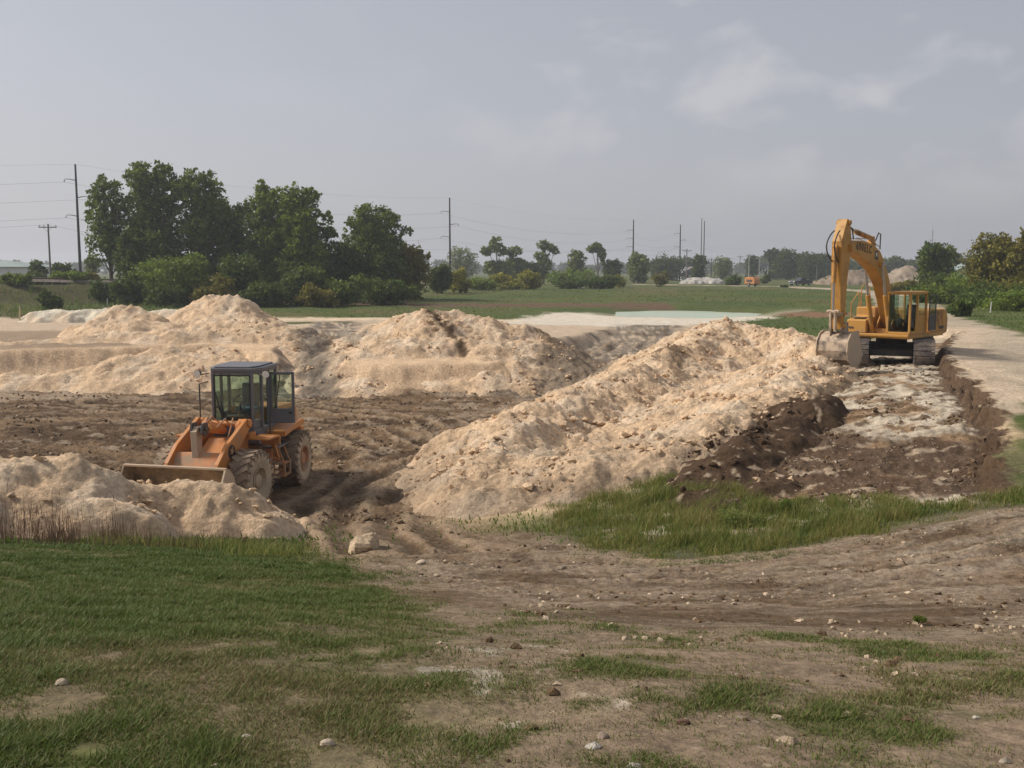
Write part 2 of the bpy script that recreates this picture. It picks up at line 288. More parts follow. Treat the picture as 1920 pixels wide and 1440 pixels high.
def earthmat(name, bump=.03, fine=9., lo=.50, hi=1.46):
    m, t, b = newmat(name); n = t.nodes; l = t.links
    ca = n.new('ShaderNodeAttribute'); ca.attribute_name = 'col'; ra = n.new('ShaderNodeAttribute'); ra.attribute_name = 'rgh'; wa = n.new('ShaderNodeAttribute'); wa.attribute_name = 'spk'
    g = n.new('ShaderNodeNewGeometry')
    a = n.new('ShaderNodeTexNoise'); a.inputs['Scale'].default_value = fine; a.inputs['Detail'].default_value = 7; a.inputs['Roughness'].default_value = .68; l.new(g.outputs['Position'], a.inputs[0])
    c2 = n.new('ShaderNodeTexNoise'); c2.inputs['Scale'].default_value = 1.1; c2.inputs['Detail'].default_value = 6; c2.inputs['Roughness'].default_value = .6; l.new(g.outputs['Position'], c2.inputs[0])
    m1 = n.new('ShaderNodeMapRange'); l.new(a.outputs[0], m1.inputs[0]); m1.inputs[1].default_value = .28; m1.inputs[2].default_value = .72; m1.inputs[3].default_value = lo; m1.inputs[4].default_value = hi
    m2 = n.new('ShaderNodeMapRange'); l.new(c2.outputs[0], m2.inputs[0]); m2.inputs[1].default_value = .3; m2.inputs[2].default_value = .7; m2.inputs[3].default_value = .82; m2.inputs[4].default_value = 1.16
    mm = n.new('ShaderNodeMath'); mm.operation = 'MULTIPLY'; l.new(m1.outputs[0], mm.inputs[0]); l.new(m2.outputs[0], mm.inputs[1])
    mc = n.new('ShaderNodeVectorMath'); mc.operation = 'SCALE'; l.new(ca.outputs['Color'], mc.inputs[0]); l.new(mm.outputs[0], mc.inputs['Scale'])
    # pale chips
    vo = n.new('ShaderNodeTexVoronoi'); vo.inputs['Scale'].default_value = 13; vo.inputs['Randomness'].default_value = 1; l.new(g.outputs['Position'], vo.inputs[0])
    v2 = n.new('ShaderNodeTexNoise'); v2.inputs['Scale'].default_value = 2.6; v2.inputs['Detail'].default_value = 5; l.new(g.outputs['Position'], v2.inputs[0])
    lt = n.new('ShaderNodeMath'); lt.operation = 'LESS_THAN'; l.new(vo.outputs['Distance'], lt.inputs[0]); lt.inputs[1].default_value = .27
    ad = n.new('ShaderNodeMath'); ad.operation = 'ADD'; l.new(v2.outputs[0], ad.inputs[0]); l.new(wa.outputs['Fac'], ad.inputs[1])
    gt = n.new('ShaderNodeMapRange'); l.new(ad.outputs[0], gt.inputs[0]); gt.inputs[1].default_value = .70; gt.inputs[2].default_value = .86
    ml = n.new('ShaderNodeMath'); ml.operation = 'MULTIPLY'; l.new(lt.outputs[0], ml.inputs[0]); l.new(gt.outputs[0], ml.inputs[1])
    sm = n.new('ShaderNodeMixRGB'); l.new(ml.outputs[0], sm.inputs[0]); l.new(mc.outputs[0], sm.inputs[1]); sm.inputs[2].default_value = (.50, .41, .30, 1)
    l.new(sm.outputs[0], b.inputs['Base Color']); b.inputs['Roughness'].default_value = .95; b.inputs['Specular IOR Level'].default_value = .15
    hb = n.new('ShaderNodeMath'); hb.operation = 'MULTIPLY_ADD'; l.new(ml.outputs[0], hb.inputs[0]); hb.inputs[1].default_value = .5; l.new(a.outputs[0], hb.inputs[2])
    bp = n.new('ShaderNodeBump'); bp.inputs['Distance'].default_value = bump * 2; l.new(ra.outputs['Fac'], bp.inputs['Strength']); l.new(hb.outputs[0], bp.inputs['Height']); l.new(bp.outputs[0], b.inputs['Normal'])
    return m
def leafmat(name, c0, c1, c2=None, trans=.35):
    m, t, b = newmat(name); n = t.nodes; l = t.links
    a = n.new('ShaderNodeAttribute'); a.attribute_name = 'lv'; r = n.new('ShaderNodeValToRGB'); e = r.color_ramp.elements; e[0].color = (*c0, 1); e[1].color = (*c1, 1)
    if c2: k = e.new(.5); k.color = (*c2, 1)
    l.new(a.outputs['Fac'], r.inputs[0]); l.new(r.outputs[0], b.inputs['Base Color']); b.inputs['Roughness'].default_value = .6; b.inputs['Specular IOR Level'].default_value = .2
    tr = n.new('ShaderNodeBsdfTranslucent'); l.new(r.outputs[0], tr.inputs[0]); mx = n.new('ShaderNodeMixShader'); mx.inputs[0].default_value = trans
    l.new(b.outputs[0], mx.inputs[1]); l.new(tr.outputs[0], mx.inputs[2]); l.new(mx.outputs[0], n['Material Output'].inputs[0]); return m

SAND = np.array((.66, .475, .305)); PALE = np.array((.68, .53, .375)); WHITE = np.array((0.618, 0.557, 0.437)); MUDD = np.array((.080, .050, .027)); MUDM = np.array((.205, .134, .076)); SOIL = np.array((0.072, 0.044, 0.026))
TAN = np.array((.285, .210, .143)); ROADC = np.array((0.412, 0.341, 0.248)); GRD = np.array((.082, .104, .027)); DRY = np.array((0.175, 0.130, 0.067)); GREY = np.array((0.258, 0.221, 0.176))
EARTH = earthmat('bare_earth', bump=.05, fine=11.); PILE = earthmat('dug_sand', bump=.055, fine=9., lo=.62, hi=1.32)

# ------------------------------------------------------------------ ground sheet with its regions
GRASS_L = GP((-700, 1025), (150, 1016), (560, 1010), (640, 1050), (770, 1110), (850, 1195), (820, 1260), (900, 1330)) + [(-.4, 5.5), (-.2, 3), (-.2, -2), (-20, -2)]
WEED = GP((1010, 985), (1060, 935), (1180, 905), (1300, 880), (1370, 905), (1480, 940), (1640, 940), (1740, 945), (1920, 915), (2050, 905), (2050, 925), (1920, 945), (1600, 1008), (1450, 1035), (1260, 1050), (1100, 1028))
TRACK = GP((600, 960), (760, 970), (1010, 1000), (1250, 1055), (1600, 1012), (1920, 950), (2200, 930), (2300, 1180), (1920, 1190), (1500, 1195), (1150, 1170), (930, 1150), (880, 1230), (820, 1150), (720, 1080), (600, 1010))
SOILP = GP((1290, 950), (1330, 900), (1480, 810), (1545, 790), (1590, 815), (1640, 830), (1800, 815), (1880, 830), (1895, 905), (1800, 925), (1640, 940), (1480, 940))
WP = ground_at(908, 1248)
BENCH = GP((-400, 626), (0, 622), (230, 620), (300, 640), (200, 662), (0, 668), (-400, 680))
def mixc(C, c, k): k = np.clip(k, 0, 1)[:, None]; return C * (1 - k) + c * k
def regions(x, y):
    """albedo, roughness of relief, pale-chip share and grass cover at plan positions"""
    n = fbm(x * .5, y * .5, 4, 70); nf = fbm(x * 2.3, y * 2.3, 3, 74); nb = fbm(x * .06, y * .06, 3, 78); r = np.hypot(x, y)
    C = np.tile(GRD, (len(x), 1)); C = mixc(C, DRY * .8, sst(-.1, .6, nb + .3 * n) * .55); C = mixc(C, np.array((.06, .085, .028)), sst(.0, .5, -nb) * .6)
    rg = np.full(len(x), .6); sp = np.full(len(x), .0); gr = np.full(len(x), .7)
    near = (1 - sst(17, 22, y)) * (1 - sst(24, 34, np.abs(x)))
    gl = sst(-.5, .7, sdpoly(x, y, GRASS_L) + .5 * n); rest = near * (1 - gl)
    patch = sst(-.35, .65, fbm(x * .95, y * .95, 4, 90) + .55 * fbm(x * 3.3, y * 3.3, 3, 93) - .12); worn = sst(.0, .5, fbm(x * .45, y * .6, 4, 92) - .20 + .38 * sst(8.0, 4.5, y)) 
    C = mixc(C, TAN * .82, rest); C = mixc(C, GRD * .95, rest * patch * .45); gr = np.where(near > .5, np.maximum(gl * (1 - .55 * worn), (.07 + .46 * patch) * (1 - gl)), gr); C = mixc(C, TAN * .7, gl * near * worn * .6)
    sp = sp + rest * .12 - gl * .1
    tk = sst(-.6, .8, sdpoly(x, y, TRACK) + .6 * n + .25 * nf)
    C = mixc(C, TAN * .9, tk); C = mixc(C, MUDM * .62, tk * sst(-.1, .5, n + .5 * nf)); q = RUTS[6]; sg = [(*q[0], 0.)]
    for p in q[1:]: sg.append((*p, sg[-1][2] + math.hypot(p[0] - sg[-1][0], p[1] - sg[-1][1])))
    dd_, ss_ = pline(x, y, sg); st = fbm(dd_ * 3.2 * np.sign(y - 13) , ss_ * .45, 4, 95) + .4 * nf
    C = mixc(C, np.array((.42, .35, .265)), tk * sst(-.3, .7, st) * (.25 + .42 * sst(1, 9, x))); C = mixc(C, MUDM * .75, tk * sst(.0, .6, -st) * .30); C = mixc(C, MUDM * .6, tk * sst(.2, .55, fbm(x * 1.8, y * 1.8, 4, 119)) * .55)
    sp = np.where(tk > .3, .12, sp); gr = gr * (1 - tk * .96); rg = rg + tk * .3
    C = mixc(C, np.array((.42, .37, .30)), .8 * sst(.05, .6, fbm(x * 3.2, y * 2.6, 5, 97, .62) + .22 - np.hypot((x - WP[0]) / .42, (y - WP[1]) / 1.0) * .55) * .85)
    wd = sst(-.3, .5, sdpoly(x, y, WEED) + .4 * n); C = mixc(C, np.array((.085, .085, .04)), wd); gr = np.maximum(gr * (1 - wd), 0)
    # far shore, pond surroundings, benches
    flat = sst(20, 24, y) * (1 - sst(60, 64, y + .4 * x)) * (1 - sst(19, 22, x)); C = mixc(C, SAND * .92, flat); gr = gr * (1 - flat)
    b2 = sst(55, 60, y) * (1 - sst(83, 86, y + 2 * n)) * (1 - sst(12, 16, x + .1 * n - .3 * (y - 70))) ; C = mixc(C, PALE * .72, b2); gr = gr * (1 - b2)
    C = mixc(C, TAN * 1.05, sst(-2, .5, sdpoly(x, y, BENCH)) ); gr = gr * (1 - sst(-2, .5, sdpoly(x, y, BENCH)))
    dd = sdpoly(x, y, [(-2, 80), (10, 72), (22, 84), (24, 92), (17, 88.5), (11, 90), (9, 97), (4, 97)]) + 1.5 * n; C = mixc(C, np.array((.60, .535, .43)), sst(-1, 1, dd)); gr = gr * (1 - sst(-1, 1, dd))
    pd = sdpoly(x, y, POND) + .9 * n; C = mixc(C, np.array((.27, .25, .165)), sst(-3.5, -1, pd) * (1 - sst(97, 103, y))); gr = gr * (1 - sst(-3.5, -1, pd))
    bb = sst(-.3, .3, 1 - np.abs(y - (116 - .08 * x + 3 * n)) / 5) * (x > -32) * (x < 18); C = mixc(C, np.array((.13, .08, .05)), bb * .92); gr = gr * (1 - .88 * bb)
    gp = sst(0, 1.2, 2.6 - np.abs(y - 84 - .5 * x * 0) + n) * sst(-24, -20, x) * (1 - sst(-2, 2, x)); C = mixc(C, PALE * .95, gp); gr = gr * (1 - gp)
    gp = sst(0, 1, 1.9 - np.abs(y - 78) + n) * sst(-20, -17, x) * (1 - sst(-14, -10, x)); C = mixc(C, GRD * .8, gp)
    e = sst(-.3, .4, 1 - np.hypot((x - 27) / 3.4, (y - 88) / 6) + .5 * n); C = mixc(C, np.array((.21, .12, .07)), e); gr = gr * (1 - e)
    # trench floor
    sx = rim_s(x, y); tr = (1 - sst(-.6, .1, sx)) * sst(17.5, 19, y + n) * (1 - sst(52, 58, y)) * sst(1, 3, x - .2 * (y - 20))
    C = mixc(C, MUDM * 1.25, tr); C = mixc(C, np.array((.49, .42, .32)), tr * sst(-.5, .2, n + .5 * nf)); C = mixc(C, MUDD * 1.3, tr * sst(.10, .45, fbm(x * 1.6, y * 1.6, 5, 99)) * .9); gr = gr * (1 - tr)
    so = sst(-.4, .5, sdpoly(x, y, SOILP) + .7 * n + .3 * nf); C = mixc(C, SOIL * 1.15, so * .96); C = mixc(C, PALE * .7, so * sst(.42, .62, fbm(x * 1.3, y * 1.3, 4, 101)) * .6); gr = gr * (1 - so); sp = sp * (1 - so) + so * .10 + tr * .08
    cl = (1 - sst(.12, .3, sx)) * sst(-.9 - .5 * nf, -.35, sx) * sst(16.5, 19, y) * (1 - sst(50, 56, y))
    # road and the bare verge beside it
    d, _ = pline(x, y, ROAD); wv = sst(0, .5, sx) * sst(24.5, 27, y + 2 * n) * (1 - sst(55, 70, y)); rd = np.maximum(1 - sst(2.6, 3.6, d + .7 * n), wv * (1 - sst(0, 1.2, x - np.interp(y, [p[1] for p in ROAD], [p[0] for p in ROAD]) ))) * np.where(y < 52, sst(.0, .3, sx), 1) * sst(22, 26, y + n)
    C = mixc(C, ROADC, rd); C = mixc(C, ROADC * .8, rd * sst(-.1, .5, fbm(x * .3, y * .08, 3, 103)) * .7); C = mixc(C, PALE * .82, rd * (1 - sst(1.0, 2.6, sx)) * sst(24, 28, y) * .6); gr = gr * (1 - rd); C = mixc(C, SOIL * 1.1, cl * .95); gr = gr * (1 - cl)
    ve = sst(-.15, .4, sdpoly(x, y, [(7.8, 16.3), (8.6, 17.6), (10.3, 20.0), (12.2, 24.6), (13.4, 26.6), (15.5, 25.6), (22, 26), (24, 16.4), (12.5, 16.2)]) + .4 * n) * sst(.0, .25, sx); C = mixc(C, GRD, ve); gr = np.maximum(gr * (1 - ve), ve * .9)
    # pit floor mud
    pit = sst(-.2, 1.3, sdpoly(x, y, PIT) + .5 * n); m = fbm(x * .22, y * .45, 4, 105)
    P_ = mixc(np.tile(MUDD * 1.15, (len(x), 1)), MUDM, sst(-.35, .5, m + .55 * nf + .35 * sst(-9, -2, x))); P_ = mixc(P_, np.array((.36, .28, .20)), sst(.2, .62, fbm(x * .8, y * 1.2, 4, 107) + .35 * sst(-8, -1, x) - .12) * .7); 
    P_ = mixc(P_, np.array((.33, .265, .205)), sst(.3, .9, 1.2 - np.hypot((x + 2.6) / 1.3, (y - 27.5) / 4) + .6 * n) * .8)
    P_ = mixc(P_, PALE * .7, sst(-.1, .6, 1 - np.hypot((x + 25) / 9, (y - 47) / 2.3) + .6 * n) * .6)
    C = mixc(C, P_, pit); gr = gr * (1 - pit); rg = rg + .4 * pit; sp = sp * (1 - pit) + pit * .10
    # cut walls: where the sheet falls steeply the cut shows sand
    s = pit_s(x, y); wl = sst(-.6, -.3, s) * (1 - sst(1.3, 1.9, s + .5 * n)) * sst(44, 47, y) * (1 - sst(1.5, 3, x)); C = mixc(C, SAND * .9, wl); C = mixc(C, SAND * np.array((.74, .70, .67)), wl * sst(-.1, .4, nf + .5 * n) * .5)
    for pl, hw, cc in ((RAMP, 2.6, GREY * .60), (GUL, 1.7, GREY * .66)):
        d, _ = pline(x, y, pl); k = 1 - sst(hw * .6, hw * 1.3, d + .9 * n); C = mixc(C, cc, k * .85); C = mixc(C, PALE * .8, k * sst(.1, .45, nf + .3 * n) * .8); C = mixc(C, MUDD, k * sst(.2, .5, fbm(x * .9, y * .5, 3, 109)) * .7); gr = gr * (1 - k)
    km = 1 - sst(1.2, 3.6, seg(x, y, (-4.2, 28), (-2.5, 18.0))[0] + .5 * n); C = mixc(C, MUDM * .92, km * .75); C = mixc(C, np.array((.31, .235, .16)), km * sst(.1, .5, fbm(x * 1.4, y * 1.4, 4, 121)) * .6)
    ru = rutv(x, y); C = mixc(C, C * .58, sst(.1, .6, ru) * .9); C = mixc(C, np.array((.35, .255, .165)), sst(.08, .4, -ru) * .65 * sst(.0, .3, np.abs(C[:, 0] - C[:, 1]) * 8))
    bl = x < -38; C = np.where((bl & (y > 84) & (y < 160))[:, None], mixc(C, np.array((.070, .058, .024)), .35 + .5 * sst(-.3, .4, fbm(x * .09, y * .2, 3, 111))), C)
    return C, rg, sp, np.clip(gr, 0, 1)
VERGE = [(7.8, 16.3), (8.6, 17.6), (10.3, 20.0), (12.2, 24.6), (13.4, 26.6), (15.5, 25.6), (22, 26), (24, 16.4), (12.5, 16.2)]
def ground():
    az = np.r_[np.arange(-36, 36, .105), np.arange(36, 324, 4.0)]; az = np.radians(az)
    r = [1.2]
    while r[-1] < 66: r.append(r[-1] * 1.0046)
    while r[-1] < 2500: r.append(r[-1] * 1.022)
    r = np.array(r); Rr, A = np.meshgrid(r, az, indexing='ij'); x = (Rr * np.sin(A)).ravel(); y = (Rr * np.cos(A)).ravel()
    z = height(x, y); C, rg, sp, gr = regions(x, y); n, m = Rr.shape
    i = np.arange(n - 1)[:, None]; j = np.arange(m)[None, :]; j2 = (j + 1) % m
    F = np.stack([i * m + j, i * m + j2, (i + 1) * m + j2, (i + 1) * m + j], -1).reshape(-1, 4)[:, ::-1]
    V = np.c_[x, y, z]
    # close the small disc under the photographer
    c = len(V); V = np.vstack([V, [0, 0, float(height(np.array([0.]), np.array([0.]))[0])]]); jj = np.arange(m); F = np.vstack([F, np.c_[np.full(m, c), (jj + 1) % m, jj, jj]])[:-m] if False else F
    ap = lambda q: np.concatenate([q, q[:1]])
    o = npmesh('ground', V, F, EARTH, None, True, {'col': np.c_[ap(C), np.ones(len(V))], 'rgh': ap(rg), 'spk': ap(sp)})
    tag(o, 'grass berm, muddy dig and open plain', None, None, 'structure'); return o
ground()
print('ground', time.time() - T0)

# pond
def pond():
    P = []
    for k in range(len(POND)):
        a = POND[k]; b = POND[(k + 1) % len(POND)]
        for t in (0, .33, .66): P.append((a[0] + (b[0] - a[0]) * t, a[1] + (b[1] - a[1]) * t))
    cx = sum(p[0] for p in P) / len(P); cy = sum(p[1] for p in P) / len(P); lv = hs(13, 91.0)
    mb = MB(); P = [(cx + (p[0] - cx) * 1.22, cy + (p[1] - cy) * 1.22) for p in P]
    mb.v = [(*p, POND_Z) for p in P]; mb.f = [tuple(range(len(P)))]
    m, t, b = newmat('milky_water'); b.inputs['Base Color'].default_value = (.43, .50, .34, 1); b.inputs['Roughness'].default_value = .22; n = t.nodes
    no = n.new('ShaderNodeTexNoise'); no.inputs['Scale'].default_value = 1.5; bp = n.new('ShaderNodeBump'); bp.inputs['Strength'].default_value = .08; t.links.new(no.outputs[0], bp.inputs['Height']); t.links.new(bp.outputs[0], b.inputs['Normal'])
    tag(mb.build('pond_water', m), 'milky green pond', None, None, 'structure')
POND_Z = hs(14, 93.5) + .22
pond()

# ------------------------------------------------------------------ heaps
def mound(x, y, crests, slope, rnd=.35, k=6.):
    acc = np.zeros(np.shape(x))
    for c in crests:
        sl = slope
        if isinstance(c, tuple): sl, c = c
        if len(c) == 1: c = [c[0], (c[0][0] + .01, c[0][1], c[0][2])]
        top = np.full(np.shape(x), -50.)
        for a, b in zip(c[:-1], c[1:]):
            d, t = seg(x, y, a, b); top = np.maximum(top, a[2] + (b[2] - a[2]) * t - sl * (np.sqrt(d * d + rnd * rnd) - rnd))
        acc += np.exp(k * top)
    return np.log(acc) / k
def heap(name, label, cat, crests, slope, res, colf, amp=1., rnd=.35, group=None, warp=.5, mat=None, pad=8, clod=(.40, .2), sub=.12):
    pts = [p for c in crests for p in (c[1] if isinstance(c, tuple) else c)]
    x0 = min(p[0] for p in pts) - pad; x1 = max(p[0] for p in pts) + pad; y0 = min(p[1] for p in pts) - pad; y1 = max(p[1] for p in pts) + pad
    xs = np.arange(x0, x1, res); ys = np.arange(y0, y1, res); X, Y = np.meshgrid(xs, ys, indexing='ij'); x = X.ravel(); y = Y.ravel()
    g0 = smooth_h(x, y); wx = warp * fbm(x * .5, y * .5, 3, 130); wy = warp * fbm(x * .5, y * .5, 3, 134)
    m = mound(x + wx, y + wy, crests, slope, rnd)
    hgt = np.maximum(m - g0, 0); sc_ = sst(-.05, .5, m - g0)
    rid = 1 - np.abs(fbm(x * 1.5, y * 1.5, 4, 146, .6)); pt = sst(-.1, .5, fbm(x * .7, y * .7, 3, 144))
    det = .17 * fbm(x * .8, y * .8, 4, 138) + .07 * rid + .06 * fbm(x * 4.1, y * 4.1, 4, 142, .62) + clods(x + .1 * rid, y, clod[0], 7) * .42 * pt + clods(x + 3, y, clod[1], 8) * .40 * (.4 + .6 * pt) + .5 * clods(x, y + 5, clod[1] * .5, 9)
    z = m + amp * det * (.35 + .65 * sc_)
    keep = (m - g0) > -sub
    n, q = X.shape; K = keep.reshape(n, q); i, j = np.nonzero(K[:-1, :-1] & K[1:, :-1] & K[:-1, 1:] & K[1:, 1:])
    F = np.stack([i * q + j, (i + 1) * q + j, (i + 1) * q + j + 1, i * q + j + 1], -1); used = np.unique(F); idx = np.full(n * q, -1); idx[used] = np.arange(len(used)); F = idx[F]
    x, y, z = x[used], y[used], z[used]
    edge = sst(.0, .35, (m - g0)[used]); z = z - (1 - edge) * (.10 if sub < .5 else .8)
    C, rg, sp = colf(x, y, z, (m - g0)[used])
    # a skirt down into the ground closes the heap
    o = npmesh(name, np.c_[x, y, z], F, mat or PILE, None, True, {'col': np.c_[C, np.ones(len(x))], 'rgh': rg, 'spk': sp}); tag(o, label, cat, group)
    HEAPS.append((crests, slope, rnd, warp)); return o
HEAPS = []
def topz(x, y):
    z = height(x, y)
    for c, s, r, wp in HEAPS:
        wx = wp * fbm(x * .5, y * .5, 3, 130); wy = wp * fbm(x * .5, y * .5, 3, 134); z = np.maximum(z, mound(x + wx, y + wy, c, s, r) + .08)
    return z
def sandcol(base=SAND, alt=PALE, dark=.84, spots=0.):
    def f(x, y, z, h):
        n = fbm(x * .6, y * .6, 4, 150); C = mixc(np.tile(base, (len(x), 1)), alt, sst(-.2, .5, n)); C = mixc(C, base * dark, sst(.1, .55, fbm(x * .9, y * .9, 4, 154)) * .6)
        C = mixc(C, GREY * .62, (1 - sst(.35, 1.35, pline(x, y, [(-9.2, 47.5), (-10.2, 52), (-11.2, 57), (-12.4, 63), (-13.6, 70)])[0] + .6 * n)) * .85)
        if spots: C = mixc(C, MUDM * .9, sst(.35, .6, fbm(x * 1.3, y * 1.3, 3, 158) + spots) * .7)
        return C, np.full(len(x), 1.), np.full(len(x), .13)
    return f
def d_col(x, y, z, h):
    C, r, s = sandcol()(x, y, z, h); n = fbm(x * .8, y * .8, 4, 160)
    C = mixc(C, TAN * .9, (1 - sst(.1, .9, h + .3 * n)) * .55 * sst(34, 26, y))
    C = mixc(C, GREY * .62, (1 - sst(1.0, 2.4, pline(x, y, RAMP)[0] + .8 * n)) * .85)
    k = sst(-.2, .6, 1 - np.hypot((x - 6.2) / 1.3, (y - 42.5) / 1.4) + .9 * n); C = mixc(C, MUDD * 1.6, k * .8)
    k = sst(-.1, .5, 1 - pline(x, y, [(12.6, 38), (11.6, 34.5), (10.4, 32)])[0] / .8 + .8 * n); C = mixc(C, MUDD * 1.6, k * .6)
    return C, r, s
def c_col(x, y, z, h):
    C, r, s = sandcol()(x, y, z, h); n = fbm(x * .9, y * .9, 4, 164)
    d, _ = pline(x + .3 * n, y, [(-4.9, 57.4), (-3.9, 55.4), (-2.7, 53.2), (-2.5, 51.8)]); C = mixc(C, MUDD * 1.35, 1 - sst(.12, .42, d + .28 * n))
    d, _ = pline(x + .3 * n, y, [(2.2, 58), (3.2, 55), (2.2, 52)]); C = mixc(C, MUDM * .9, (1 - sst(.3, 1.6, d + .7 * n)) * .8)
    C = mixc(C, np.array((.17, .135, .10)), (1 - sst(1.2, 2.6, pline(x, y, RAMP)[0] + .8 * n)) * .8)
    C = mixc(C, GREY, (1 - sst(.3, 1.2, pline(x, y, [(-9.4, 58), (-8.6, 55)])[0] + .8 * n)) * .7)
    return C, r, s
heap('sand_heap', 'peaked tan sand heap at the far left, its cone lower than the one beside it', 'sand heap', [[(-23.6, 60, 3.75), (-22.3, 60.3, 3.7)], (.45, [(-22.5, 58.4, 3.1), (-19.5, 58.2, 2.8)]), (.33, [(-34, 53.2, 2.0), (-27, 54.2, 2.15), (-23, 55.6, 2.35), (-19, 56, 2.55), (-15, 56.4, 2.4)])], .60, .11, sandcol(), .9, group='heaps of dug sand')
heap('sand_heap', 'tallest pointed tan sand heap behind the loader, against the cottonwoods', 'sand heap', [[(-19.2, 64.3, 4.25), (-17.9, 64, 4.25)], (.42, [(-17, 62, 3.1), (-14, 60.5, 2.5)]), (.33, [(-18, 59.5, 3.1), (-13.5, 58, 2.75)]), (.6, [(-15, 57, 2.45), (-12.9, 56.0, 2.2), (-13.4, 61, 2.3), (-14.2, 66, 2.2)])], .60, .11, sandcol(), 1., group='heaps of dug sand')
heap('sand_heap', 'broad tan sand heap with a dark soil streak, right of the gully', 'sand heap', [[(-7.6, 57.5, 2.9), (-6.4, 57.6, 3.35), (-4.6, 57, 3.75), (-3.7, 57.3, 3.55), (-2.2, 57.5, 3.35), (.6, 58, 2.6), (1.4, 57.5, 2.3)], (.35, [(-7.5, 53, 2.1), (-2, 53.5, 2.2), (1.5, 54, 2.0)])], .48, .10, c_col, 1., group='heaps of dug sand')
heap('sand_heap', 'long wide sand ridge running from the pit mouth to the excavator bucket', 'sand heap',
     [[(-1.0, 26.2, .85), (-.3, 29.0, 1.3), (.7, 32, 1.6), (2.6, 35, 1.8), (5, 39, 2.2), (7.7, 44, 2.75), (10.6, 49.5, 3.35)], [(10.6, 49.5, 3.35), (13.2, 47.5, 3.0), (13.4, 42.6, 2.75)], (.30, [(-.6, 24.6, .6), (1.8, 25.0, 1.2), (4.6, 26, 1.5), (7.8, 31.5, 2.05), (11.3, 38, 2.5)]), (.45, [(10, 49, 3.1), (11.5, 52.5, 2.6)])], .50, .072, d_col, 1.0, rnd=.6, pad=7, clod=(.42, .20), group='heaps of dug sand')
heap('sand_heap', 'crumbly sand bank in the left foreground that the loader bucket digs into', 'sand heap',
     [[(-16, 18.8, 2.45), (-9.9, 19, 2.45), (-8.9, 19.1, 2.28), (-8.2, 19.5, 1.85), (-7.1, 20.2, 1.56), (-6.1, 20.7, 1.54), (-6.0, 19.6, .95)]], .62, .055, sandcol(SAND * .98, PALE * .95, .9), .68, clod=(.14, .08), group='heaps of dug sand')
def soilcol(x, y, z, h):
    n = fbm(x * 1.1, y * 1.1, 4, 170); C = mixc(np.tile(SOIL * 1.2, (len(x), 1)), MUDD, sst(0, .6, n)); C = mixc(C, PALE * .7, sst(.5, .62, fbm(x * 3.2, y * 3.2, 3, 174)) * .7); return C, np.full(len(x), 1.), np.full(len(x), .06)
heap('soil_heap', 'dark brown topsoil heap beside the weeds and the sand ridge', 'soil heap', [[(3.9, 21.6, 1.12), (5.4, 24.0, 1.6), (6.6, 25.6, 1.85), (7.6, 27, 1.95)], (.30, [(4.2, 20.3, 1.2), (6.2, 22.0, 1.4)])], .50, .06, soilcol, .75, clod=(.35, .18), pad=5)
heap('soil_heap', 'small dark topsoil mound farther along the trench edge', 'soil heap', [[(8.5, 28.8, 2.2), (9.1, 29.8, 2.25)]], .55, .07, soilcol, .6, clod=(.3, .16), pad=4)
def whitecol(x, y, z, h):
    n = fbm(x * .5, y * .5, 4, 180); C = mixc(np.tile(WHITE * 1.05, (len(x), 1)), PALE, sst(-.2, .4, n) * .8); C = mixc(C, MUDM, sst(.2, .5, 1.1 - np.hypot((x + 32.3) / 2.6, (y - 80.3) / 1.6) + .5 * n)); return C, np.full(len(x), .8), np.full(len(x), .1)
heap('white_heap', 'low white and tan marl heap at the far left below the embankment', 'marl heap', [[(-37.2, 79, 2.75), (-33, 79, 2.8), (-31.5, 79.5, 3.05), (-29.5, 79, 2.7), (-24, 79, 2.9)]], .8, .14, whitecol, .6)
def farcol(c):
    return lambda x, y, z, h: (mixc(np.tile(c, (len(x), 1)), c * .75, sst(-.2, .4, fbm(x * .5, y * .2, 3, 190))), np.full(len(x), .8), np.full(len(x), .0))
def fheap(u, v, y, zt, label, c, s=.7, spread=0, amp=1.):
    x, z = at(u, v, y); g = hs(x, y); cr_ = [[(x - spread, y, z - (0 if spread else 0)), (x + max(spread, .01), y, z - .1 * spread)]]
    heap('gravel_heap', label, 'gravel heap', cr_, s, .35, farcol(np.array(c)), amp, rnd=.6, pad=(z - g) / s + 4, clod=(1.2, .7), warp=.8, sub=.9)
fheap(1699, 498, 215, 0, 'tan conical gravel heap behind the excavator cab', (.33, .265, .2), .62)
fheap(1604, 506, 250, 0, 'low rounded gravel heap seen behind the excavator stick', (.27, .21, .15), .4, 1.5)
fheap(1322, 521, 260, 0, 'low rubble heap of pale broken stone in the far field', (.5, .47, .42), .45, 3.0)
print('heaps', time.time() - T0)

# ------------------------------------------------------------------ paints
M_ORANGE = paint('orange_paint', (.50, .185, .032), .5, .34, scale=2.4); M_ORANGE_D = paint('dusty_orange_paint', (.52, .19, .05), .6, .6, scale=3.5)
M_YEL = paint('yellow_paint', (.47, .235, .036), .5, .38, (.27, .18, .10), 1.6); M_BOOM = paint('stained_yellow_paint', (.47, .235, .036), .5, .30, (.11, .07, .04), 1.3); M_YEL_D = paint('worn_yellow_paint', (.50, .24, .045), .6, .5, (.12, .08, .05), 2.6)
M_GREYP = paint('grey_paint', (.115, .118, .135), .45, .22, scale=2.5); M_DARK = paint('dark_frame', (.035, .033, .036), .5, .25, scale=4)
M_BLACK = paint('black_rubber', (.012, .012, .013), .6, .1, scale=5); M_TYRE = paint('muddy_tyre', (.06, .048, .036), .85, .85, (.27, .20, .135), 3.2, bump=.06); M_TYRESIDE = paint('dried_mud_sidewall', (.24, .19, .135), .9, .8, (.46, .37, .26), 3.0, bump=.05)
